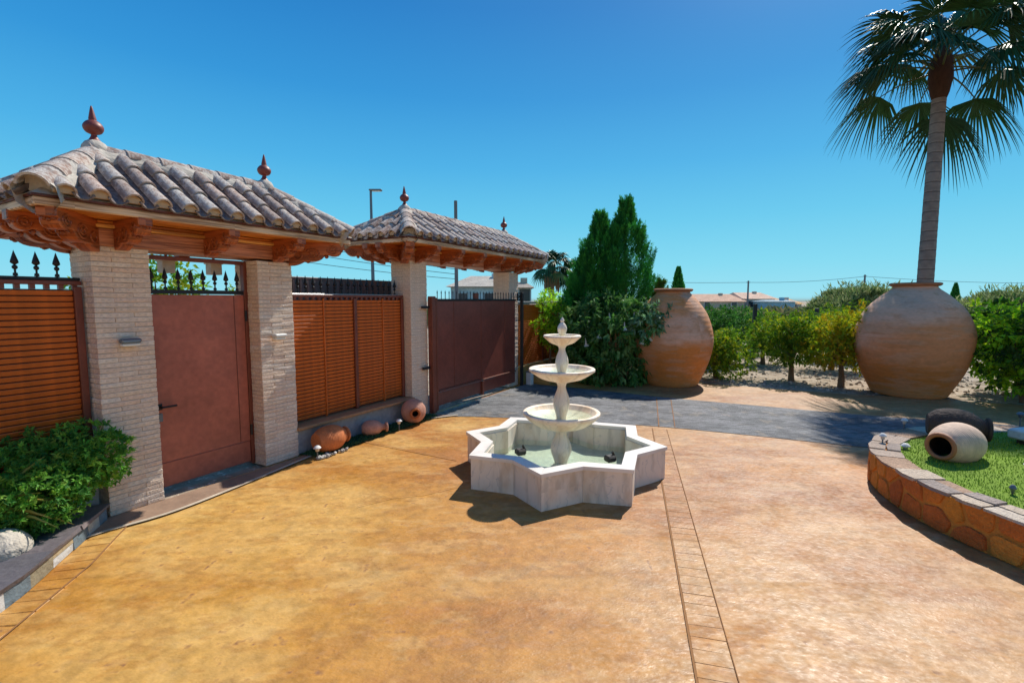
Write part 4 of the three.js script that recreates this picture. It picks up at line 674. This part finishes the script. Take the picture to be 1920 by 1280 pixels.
{
  const R = rng(66), pos = V(1.95, 0, 9.15), o = thing('angel_trumpet_shrub', 'large drooping shrub with white trumpet flowers in front of the conifers', 'shrub', pos), blobs = [[-.55, 1.15, .1, .42, .34, .4], [-.2, 1.38, -.2, .45, .34, .45], [.25, 1.25, .1, .4, .36, .42], [.62, 1.32, .25, .36, .26, .36], [-.1, .95, .3, .45, .35, .35], [-.6, .75, .1, .34, .34, .35], [.35, .85, 0, .4, .4, .4], [.55, 1.0, .4, .3, .28, .28], [-.3, .45, .15, .5, .38, .4], [.25, .40, .1, .5, .36, .4], [-.05, .2, .1, .75, .24, .45]];
  add(o, 'sun_tint_foliage', leafCloud(crownLeaves(R, [[.72, 1.30, .38, .34, .24, .3], [.5, 1.12, .5, .3, .22, .25], [.88, 1.12, .35, .22, .2, .25]], 1300, .12, .05, [[.26, .46, .24], [.20, .38, .18], [.34, .52, .30]], { per: 8, droop: .6, spread: .35, hollow: 1 })), M.leaf);  // paler leaf colour on the right clumps stands in for sunlight on them
  add(o, 'foliage', leafCloud(crownLeaves(R, blobs, 9500, .13, .05, GR.brug, { per: 8, droop: .75, spread: .35, hollow: 1 })), M.leaf);
  const st = []; for (let i = 0; i < 9; i++) { const a = (R() - .5) * 1.1, b = V3(a * .6, 0, .1 + (R() - .5) * .25), t = V3(a * 1.1, 1.15 + R() * .25, (R() - .5) * .5); st.push(taper([b, b.clone().lerp(t, .4).add(V3((R() - .5) * .12, .05, .1)), t], [.026, .02, .01], 6)); } add(o, 'stem', mg(st), std({ map: barkTex, color: L(1.6, 1.25, .9), roughness: .9 }));
  const fl = lathe([[.006, 0], [.012, -.05], [.02, -.10], [.055, -.15], [.05, -.147], [.015, -.10], [0, -.03]], 10), fm = new THREE.MeshPhysicalMaterial({ color: L(.78, .76, .66), roughness: .7, transmission: .3, thickness: 0, side: THREE.DoubleSide });
  for (const [x, y, z] of [[.55, 1.02, .62], [.82, .98, .45], [.66, 1.1, .6], [.42, .96, .66], [-.35, 1.05, .5], [.1, 1.2, .5], [.9, 1.1, .3], [-.6, .9, .45], [.3, 1.38, .4], [-.15, 1.36, .35]]) add(o, 'flower', fl, fm, x, y, z, (R() - .5) * .3, 0, (R() - .5) * .3);
}
bush('citrus_shrub', 'small yellow green shrub against the dark fence behind the fountain', 'shrub', V(.82, 0, 9.75), { seed: 45, n: 900, len: .12, wid: .055, cols: GR.lime, per: 5, trunk: .025, fork: .8, blobs: [[-.05, 1.35, 0, .24, .2, .2], [-.15, 1.1, .05, .22, .22, .2], [.1, 1.2, .05, .25, .24, .2], [-.02, .85, 0, .16, .16, .16], [.1, .7, 0, .18, .2, .2]] });

// orchard
const CG = 'citrus trees in the orchard';
const orchard = [
  [5.62, 9.45, 1.36, .54, 5200, 'citrus', 'rounded citrus tree in the orchard with its trunk showing, left of the broad jar', .30],
  [6.14, 8.75, 1.42, .54, 5600, 'citrusYellow', 'yellowish citrus tree with a leaning trunk right beside the broad jar', .32],
  [4.25, 9.75, .98, .52, 4200, 'citrus', 'low citrus bush with yellow tips right of the tall jar', .14],
  [6.35, 11.9, 1.10, .52, 3200, 'citrus', 'small thin citrus tree standing farther back between the two jars', .34],
  [5.15, 12.2, 1.35, .75, 4200, 'dark', 'dark leafy orchard tree directly behind the low citrus bush', .25],
  [4.6, 11.6, 1.30, .55, 3000, 'dark', 'green orchard tree touching the tall jar on its right side', .25],
  [7.4, 10.9, 1.25, .65, 4200, 'citrusYellow', 'yellow green citrus tree partly behind the leaning one', .3],
  [8.9, 12.6, 1.35, .8, 3600, 'citrus', 'green citrus tree in the second orchard row behind the palm jar', .3],
  [6.9, 14.6, 1.22, .8, 3200, 'dark', 'dark green tree deep in the orchard beside the black post', .3],
  [8.3, 16, 1.12, .9, 3000, 'citrus', 'distant rounded orchard tree below the blue grey shed', .3],
  [10.8, 16.5, 1.2, .9, 3000, 'citrus', 'distant green orchard tree left of the reed thicket', .3],
  [7.0, 18.5, 1.02, 1.0, 2800, 'reed', 'grey green bushy tree at the back of the orchard below the red roofs', .2],
  [9.2, 19.5, .98, 1.0, 2600, 'reed', 'pale scrubby bush at the back of the orchard below the long house', .2],
];
for (const [x, f, h, r, n, c, label, fork] of orchard) bush('citrus_tree', label, 'citrus tree', V(x, -.02, f), { seed: Math.round(x * 91 + f * 7), h0: fork, h1: h, rad: r, nb: 12, n: Math.round(n * 1.5), len: f > 12 ? .085 : .07, wid: f > 12 ? .045 : .034, cols: GR[c], per: 6, trunk: f > 12 ? .05 : .055, fork: fork + .1, hollow: 1 }, CG);
{
  // vines at right
  const G = 'leafy green bushes at the right edge';
  [[8.05, 7.35, 1.50, .62, 'lime', 'bright lime green bush directly right of the broad jar'], [8.7, 8.1, 1.55, .7, 'lime', 'bright green bush behind the first at the right edge'], [9.1, 7.0, 1.45, .7, 'lime', 'bright green bush cut by the right edge of the picture']].forEach(([x, f, h, r, c, label], i) => bush('leafy_bush', label, 'bush', V(x, -.02, f), { seed: 500 + i, h0: .2, h1: h, rad: r, nb: 13, n: 5200, len: .105, wid: .062, cols: [...GR.lime, [.06, .14, .02], [.08, .17, .02]], per: 6, trunk: .045, fork: .4, hollow: 1 }, G));
}
// reeds and far greenery
function reeds(label, x0, x1, f, h, n, seed) {
  const R = rng(seed), o = thing('reed_thicket', label, 'reeds', V((x0 + x1) / 2, 0, f)), list = [], w = x1 - x0;
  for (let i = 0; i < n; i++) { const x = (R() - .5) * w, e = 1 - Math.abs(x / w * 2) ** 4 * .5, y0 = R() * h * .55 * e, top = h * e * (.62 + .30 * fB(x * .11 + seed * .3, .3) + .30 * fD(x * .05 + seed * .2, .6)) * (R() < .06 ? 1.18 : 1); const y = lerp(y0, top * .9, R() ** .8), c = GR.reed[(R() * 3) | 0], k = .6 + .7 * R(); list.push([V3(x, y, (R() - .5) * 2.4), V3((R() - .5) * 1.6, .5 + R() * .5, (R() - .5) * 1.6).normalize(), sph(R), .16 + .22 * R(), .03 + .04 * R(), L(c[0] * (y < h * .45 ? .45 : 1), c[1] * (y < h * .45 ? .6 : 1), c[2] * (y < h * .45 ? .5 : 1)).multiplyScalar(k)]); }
  add(o, 'foliage', leafCloud(list), M.needle).userData.kind = 'stuff';
}
reeds('tall grey green reeds behind the orchard left of the broad jar', 14.2, 18.6, 22, 2.35, 26000, 7);
reeds('tall reeds along the far edge behind the bushes at right', 20.5, 30, 22, 2.25, 40000, 8);
{
  const o = thing('far_thicket', 'low olive thicket across the back of the orchard under the houses', 'thicket', V(14, 0, 30)), R = rng(77), list = [];
  for (let i = 0; i < 16000; i++) { const x = (R() - .5) * 44, y = R() ** .7 * (.6 + .5 * fB(x * .03 + .5, .2)), c = [[.22, .23, .10], [.16, .20, .06], [.27, .23, .12], [.10, .15, .05]][(R() * 4) | 0], k = .6 + .8 * fE(x * .06, y * .2); list.push([V3(x, y, (R() - .5) * 5), sph(R), sph(R), .35 + R() * .3, .16, L(...c).multiplyScalar(k)]); }
  add(o, 'foliage', leafCloud(list), M.needle).userData.kind = 'stuff'; o.userData.kind = 'stuff';
}
[[8.7, 25, 3.3, .62, 'narrow dark conifer rising behind the tall jar neck', 31], [37.2, 40, 3.0, .55, 'slim dark cypress right of the palm trunk base', 32], [35.3, 40, 2.5, .6, 'short dark cypress close to the palm trunk base', 33]].forEach(([x, f, h, r, l, s]) => {
  const R = rng(s), o = thing('cypress_tree', l, 'cypress', V(x, 0, f)), list = []; for (let i = 0; i < 4500; i++) { const t = R(), rr = r * (1 - t) ** .75 * (.4 + .65 * R()) * (s === 31 ? 1 : Math.min(1, .55 + t)), a = R() * 6.28, c = GR.conifer[(R() * 3) | 0]; list.push([V3(Math.cos(a) * rr, .2 + t * (h - .25), Math.sin(a) * rr), V3(Math.cos(a) * .6, .9, Math.sin(a) * .6).normalize(), sph(R), .16, .06, L(...c).multiplyScalar(.7 + .7 * R())]); }
  add(o, 'crown', leafCloud(list), M.needle); add(o, 'trunk', taper([V3(0, 0, 0), V3(0, h * .5, 0), V3(0, h * .9, 0)], [.08, .05, .01], 6), M.bark);
});
// trees across the street, seen through the gap above the door
[[-9.2, 12.2, 2.35, 1.3, 'green street tree seen through the gap above the brown door'], [-6.9, 13.6, 2.1, .9, 'smaller green tree right of the first in the gap above the door']].forEach(([x, f, h, r, l], i) => bush('street_tree', l, 'tree', V(x, 0, f), { seed: 700 + i, h0: .8, h1: h, rad: r, nb: 9, n: 2600, len: .16, wid: .08, cols: GR.citrus, per: 5, trunk: .08, fork: 1.0, hollow: 1 }));
bush('street_tree', 'round green bush below the distant palms beyond the fence', 'tree', V(2.0, 0, 24), { seed: 730, h0: .6, h1: 1.9, rad: .9, nb: 8, n: 1800, len: .16, wid: .08, cols: GR.lime, per: 5, trunk: .06, fork: .8, hollow: 1 });

// fan palms
function frondGeo(R, elev, az, pet, blade, segs, droopK) {
  const dir = V3(Math.cos(az) * Math.cos(elev), Math.sin(elev), Math.sin(az) * Math.cos(elev)), pts = [], rad = [];
  for (let i = 0; i <= 6; i++) { const t = i / 6; pts.push(dir.clone().multiplyScalar(pet * t).add(V3(0, -droopK * .25 * pet * t * t, 0))); rad.push(lerp(.020, .010, t)); }
  const tip = pts[6], a = tip.clone().sub(pts[5]).normalize(), side = V3(-Math.sin(az), 0, Math.cos(az)), nrm = side.clone().cross(a).normalize(); if (nrm.y < 0) nrm.negate();
  const roll = (R() - .5) * .9; side.applyAxisAngle(a, roll); nrm.applyAxisAngle(a, roll);
  const pos = [], col = []; const tone = .7 + R() * .6, base = R() < .08 ? [.16, .17, .04] : [[.018, .065, .026], [.026, .085, .03], [.04, .105, .03]][(R() * 3) | 0];
  const tri = (p, q, r, k) => { for (const v of [p, q, r]) { pos.push(v.x, v.y, v.z); col.push(base[0] * tone * k, base[1] * tone * k, base[2] * tone * k); } };
  for (let i = 0; i < segs; i++) {
    const ph = ((i + .5) / segs - .5) * 3.3 + (R() - .5) * .05, len = blade * (.74 + .26 * Math.cos(ph * .9)) * (.9 + R() * .2), d = a.clone().multiplyScalar(Math.cos(ph)).addScaledVector(side, Math.sin(ph)).addScaledVector(nrm, -.18 * Math.abs(Math.sin(ph))).normalize(), w = d.clone().cross(nrm).normalize(), hw = blade * .5 * 3.3 / segs * .52, k = .8 + R() * .4;
    const secs = [[0, .1], [.45, 1], [.72, .62], [.9, .28], [1, .02]].map(([t, f]) => { const c = tip.clone().addScaledVector(d, len * t).add(V3((R() - .5) * .02 * t, -droopK * len * (Math.max(0, t - .3) ** 1.7) * 1.15, (R() - .5) * .02 * t)); return [c.clone().addScaledVector(w, hw * f), c.clone().addScaledVector(nrm, hw * f * .55), c.clone().addScaledVector(w, -hw * f)]; });
    for (let s = 0; s < 4; s++) { const [l0, m0, r0] = secs[s], [l1, m1, r1] = secs[s + 1]; tri(l0, m0, l1, k); tri(m0, m1, l1, k); tri(m0, r0, m1, k); tri(r0, r1, m1, k); }
  }
  const st = taper(pts, rad, 5), sp = st.attributes.position; for (let i = 0; i < sp.count; i++) { pos.push(sp.getX(i), sp.getY(i), sp.getZ(i)); col.push(.10, .11, .035); }
  const g = new THREE.BufferGeometry(); g.setAttribute('position', new THREE.Float32BufferAttribute(pos, 3)); g.setAttribute('color', new THREE.Float32BufferAttribute(col, 3)); g.computeVertexNormals(); return g;
}
const frondM = new THREE.MeshPhysicalMaterial({ vertexColors: true, side: THREE.DoubleSide, roughness: .45, transmission: .12, thickness: 0, specularIntensity: .5 });
function fanPalm(label, pos, h, r, crown, nf, segs, seed, group, skirt) {
  const R = rng(seed), o = thing('fan_palm', label, 'palm tree', pos, 0, group), prof = []; const lean = -.06;
  for (let i = 0; i <= 120; i++) { const t = i / 120; prof.push([r * (1.12 - .26 * t + .18 * Math.exp(-t * 14)) * (1 + .035 * ((t * 42) % 1)), t * h]); }
  const tg = lathe(prof, 22); add(o, 'trunk', tg, M.palmBark);
  add(o, 'fibre_collar', lathe([[r * .9, h - .06 * crown], [r * 1.15, h], [r * 1.5, h + .16 * crown], [r * 1.35, h + .34 * crown], [r * .6, h + .5 * crown], [0, h + .55 * crown]], 20), M.fibre);
  for (let i = 0; i < nf; i++) { const t = i / (nf - 1), az = i * 2.39996 + R() * .3, facing = Math.cos(az - 2.28), elev = Math.max(lerp(1.3, -.02, t ** .9) + (R() - .5) * .7, facing > .5 && segs > 20 ? .45 : -9), g = frondGeo(R, elev, az, crown * (.50 + .16 * R()) * (elev > 1 ? .7 : 1), crown * (.50 + .10 * R()), segs, .5 + .45 * t + .25 * R()); add(o, 'frond', g, frondM, 0, h + crown * lerp(.42, .2, t), 0); }
  if (skirt) { const g = []; for (let i = 0; i < 60; i++) { const a = R() * 6.28, y = h - R() * .9 * skirt; g.push(taper([V3(Math.cos(a) * r, y + .3, Math.sin(a) * r), V3(Math.cos(a) * r * 2.6, y, Math.sin(a) * r * 2.6), V3(Math.cos(a) * r * 2.7, y - .55 * skirt, Math.sin(a) * r * 2.7)], [.06, .12, .02], 4)); } add(o, 'dead_skirt', mg(g), std({ map: barkTex, color: L(1.5, 1.2, .9), roughness: 1 })); }
  return o;
}
fanPalm('tall fan palm with a slender ringed trunk behind the broad clay jar', V(8.22, 0, 9.5), 5.55, .128, 1.74, 32, 38, 21);
fanPalm('distant fan palm beyond the gate, left and taller of the pair', V(3.34, 0, 40), 3.75, .22, 1.9, 30, 14, 22, null, 1.1);
fanPalm('distant fan palm beyond the gate, right and shorter of the pair', V(5.3, 0, 41), 3.2, .22, 1.8, 28, 14, 23, null, 1.1);

// ---------------------------------------------------------------- far houses, poles and wires
function house(label, x0, x1, f, dep, wallH, roofH, wallC, roofC, hip, wins, group, turn = 0) {
  const w = x1 - x0, o = thing('far_house', label, 'house', V((x0 + x1) / 2, 0, f), turn, group), wm = std({ map: rep(mottle, .3), color: L(...wallC), roughness: .9 }), rm = std({ map: rep(mottle, .4), color: L(...roofC), roughness: .9, bumpMap: rep(fineBump, 1), bumpScale: .05 });
  add(o, 'wall', pbox(w, wallH, dep), wm, 0, wallH / 2, -dep / 2);
  const e = .35, i = hip * w, c = [[-w / 2 - e, 0, e], [w / 2 + e, 0, e], [w / 2 + e, 0, -dep - e], [-w / 2 - e, 0, -dep - e], [-w / 2 + i, roofH, -dep / 2], [w / 2 - i, roofH, -dep / 2]].map((p) => V3(...p)), g = new THREE.BufferGeometry().setFromPoints([0, 1, 5, 0, 5, 4, 1, 2, 5, 2, 3, 4, 2, 4, 5, 3, 0, 4, 0, 2, 1, 0, 3, 2].map((k) => c[k]));
  const rf = add(o, 'roof', fin(g), rm, 0, wallH + .02, 0); add(rf, 'chimney', pbox(.5, .8, .5), wm, w * .2, roofH * .75, -dep / 2 + .6);
  const ww = pbox(.75, .95, .06), fr = pbox(.95, 1.15, .05), gl = std({ color: L(.06, .07, .08), roughness: .15 }), tr = std({ color: L(.6, .58, .54), roughness: .8 });
  for (const [x, y] of wins) { const q = add(o, 'window', fr, tr, x, y, .02); add(q, 'pane', ww, gl, 0, 0, .01); }
  return o;
}
house('white house with a grey tan hipped roof seen above the wide gate', -4.5, .0, 35, 7, 2.55, .95, [.85, .84, .80], [.58, .52, .44], .26, [[-1.4, 1.6], [.6, 1.6]]);
house('small pale house with an arched side at the right of the brick pillar', .05, 1.25, 34, 5, 2.45, .5, [.66, .56, .42], [.40, .34, .28], .2, [[.25, 1.9]]);
house('long distant house with a pinkish terracotta roof right of the tall jar', 27.2, 34.2, 70, 8, 1.35, 1.15, [.70, .55, .40], [.72, .44, .30], .06, [[-2, .8], [2, .8]]);
house('distant house with a peach roof beside the thin pole', 34.6, 39.2, 71, 8, 1.75, 1.0, [.70, .55, .42], [.78, .52, .38], .04, [[-1.3, 1.0]]);
house('blue grey shed in front of the distant peach roofed house', 35.6, 39.3, 66, 4, 1.35, .25, [.36, .58, .68], [.40, .5, .55], .05, []);
house('small distant house with an orange roof right of the shed', 39.6, 42.6, 70, 6, 1.0, .75, [.70, .66, .62], [.80, .42, .12], .05, [[.4, .6]]);
{
  const l = thing('street_lamp', 'tall slim street lamp with a flat head behind the two canopies', 'street lamp', V(-5.82, 0, 20)); add(l, 'post', taper([V3(0, 0, 0), V3(0, 3, 0), V3(0, 6.05, 0)], [.09, .07, .05], 8), M.metalGrey);
  add(l, 'lamp_head', cbox(.52, .07, .2, .02), M.metalGrey, .2, 6.1, 0); add(l, 'lens', pbox(.34, .015, .13), M.lampGlass, .24, 6.058, 0);
  const pole = (label, x, f, h, r, arm) => { const p = thing('utility_pole', label, 'pole', V(x, 0, f), 0, 'utility poles'); add(p, 'shaft', taper([V3(0, 0, 0), V3(0, h / 2, 0), V3(0, h, 0)], [r * 1.3, r * 1.1, r], 8), M.pole); if (arm) add(p, 'crossarm', pbox(arm, .08, .08), M.pole, 0, h - .2, 0); };
  pole('grey concrete utility pole above the far canopy ridge', -2.56, 22, 6.08, .075, 0);
  pole('thin distant pole standing over the terracotta roofed houses', 29.7, 60, 4.0, .10, .5); pole('thin distant pole rising from the reeds left of the broad jar', 44.3, 60, 4.75, .10, .5);
  const wire = (label, a, b, sag, r, g) => { const pts = []; for (let i = 0; i <= 16; i++) { const t = i / 16; pts.push(a.clone().lerp(b, t).add(V3(0, -sag * 4 * t * (1 - t), 0))); } const m = new THREE.Mesh(taper(pts, pts.map(() => r), 4), M.cable); m.name = numbered('overhead_cable'); scene.add(shade(m)); tag(m, label, 'cable', g); };
  wire('thin overhead cable across the sky between the two distant poles', V(29.7, 3.8, 60), V(44.3, 4.55, 60), .25, .022); wire('thin overhead cable running left from the distant pole to the conifer', V(12, 3.75, 55), V(29.7, 3.8, 60), .1, .022); wire('thin overhead cable running right from the reed pole past the palm', V(44.3, 4.55, 60), V(66, 3.7, 60), .2, .022);
  for (let k = 0; k < 3; k++) wire(['uppermost', 'middle', 'lowest'][k] + ' of the thin cables between the canopies, behind the brown sheet panel', V(-12, 4.6 - k * .45, 21), V(-2.56, 3.0 - k * .22, 22), .1, .012);
  for (const [x, f, h, l] of [[6.65, 13, 1.5, 'dark square post standing in the orchard below the houses'], [9.3, 14.5, 1.35, 'short dark post in the orchard left of the yellowish tree']]) { const p = thing('orchard_post', l, 'post', V(x, -.02, f), 0, 'dark posts in the orchard'); add(p, 'shaft', cbox(.09, h, .09, .008), M.iron, 0, h / 2, 0); add(p, 'cap', cbox(.10, .02, .10, .004), M.metalGrey, 0, h + .01, 0); }
}
renderer.render(scene, camera);
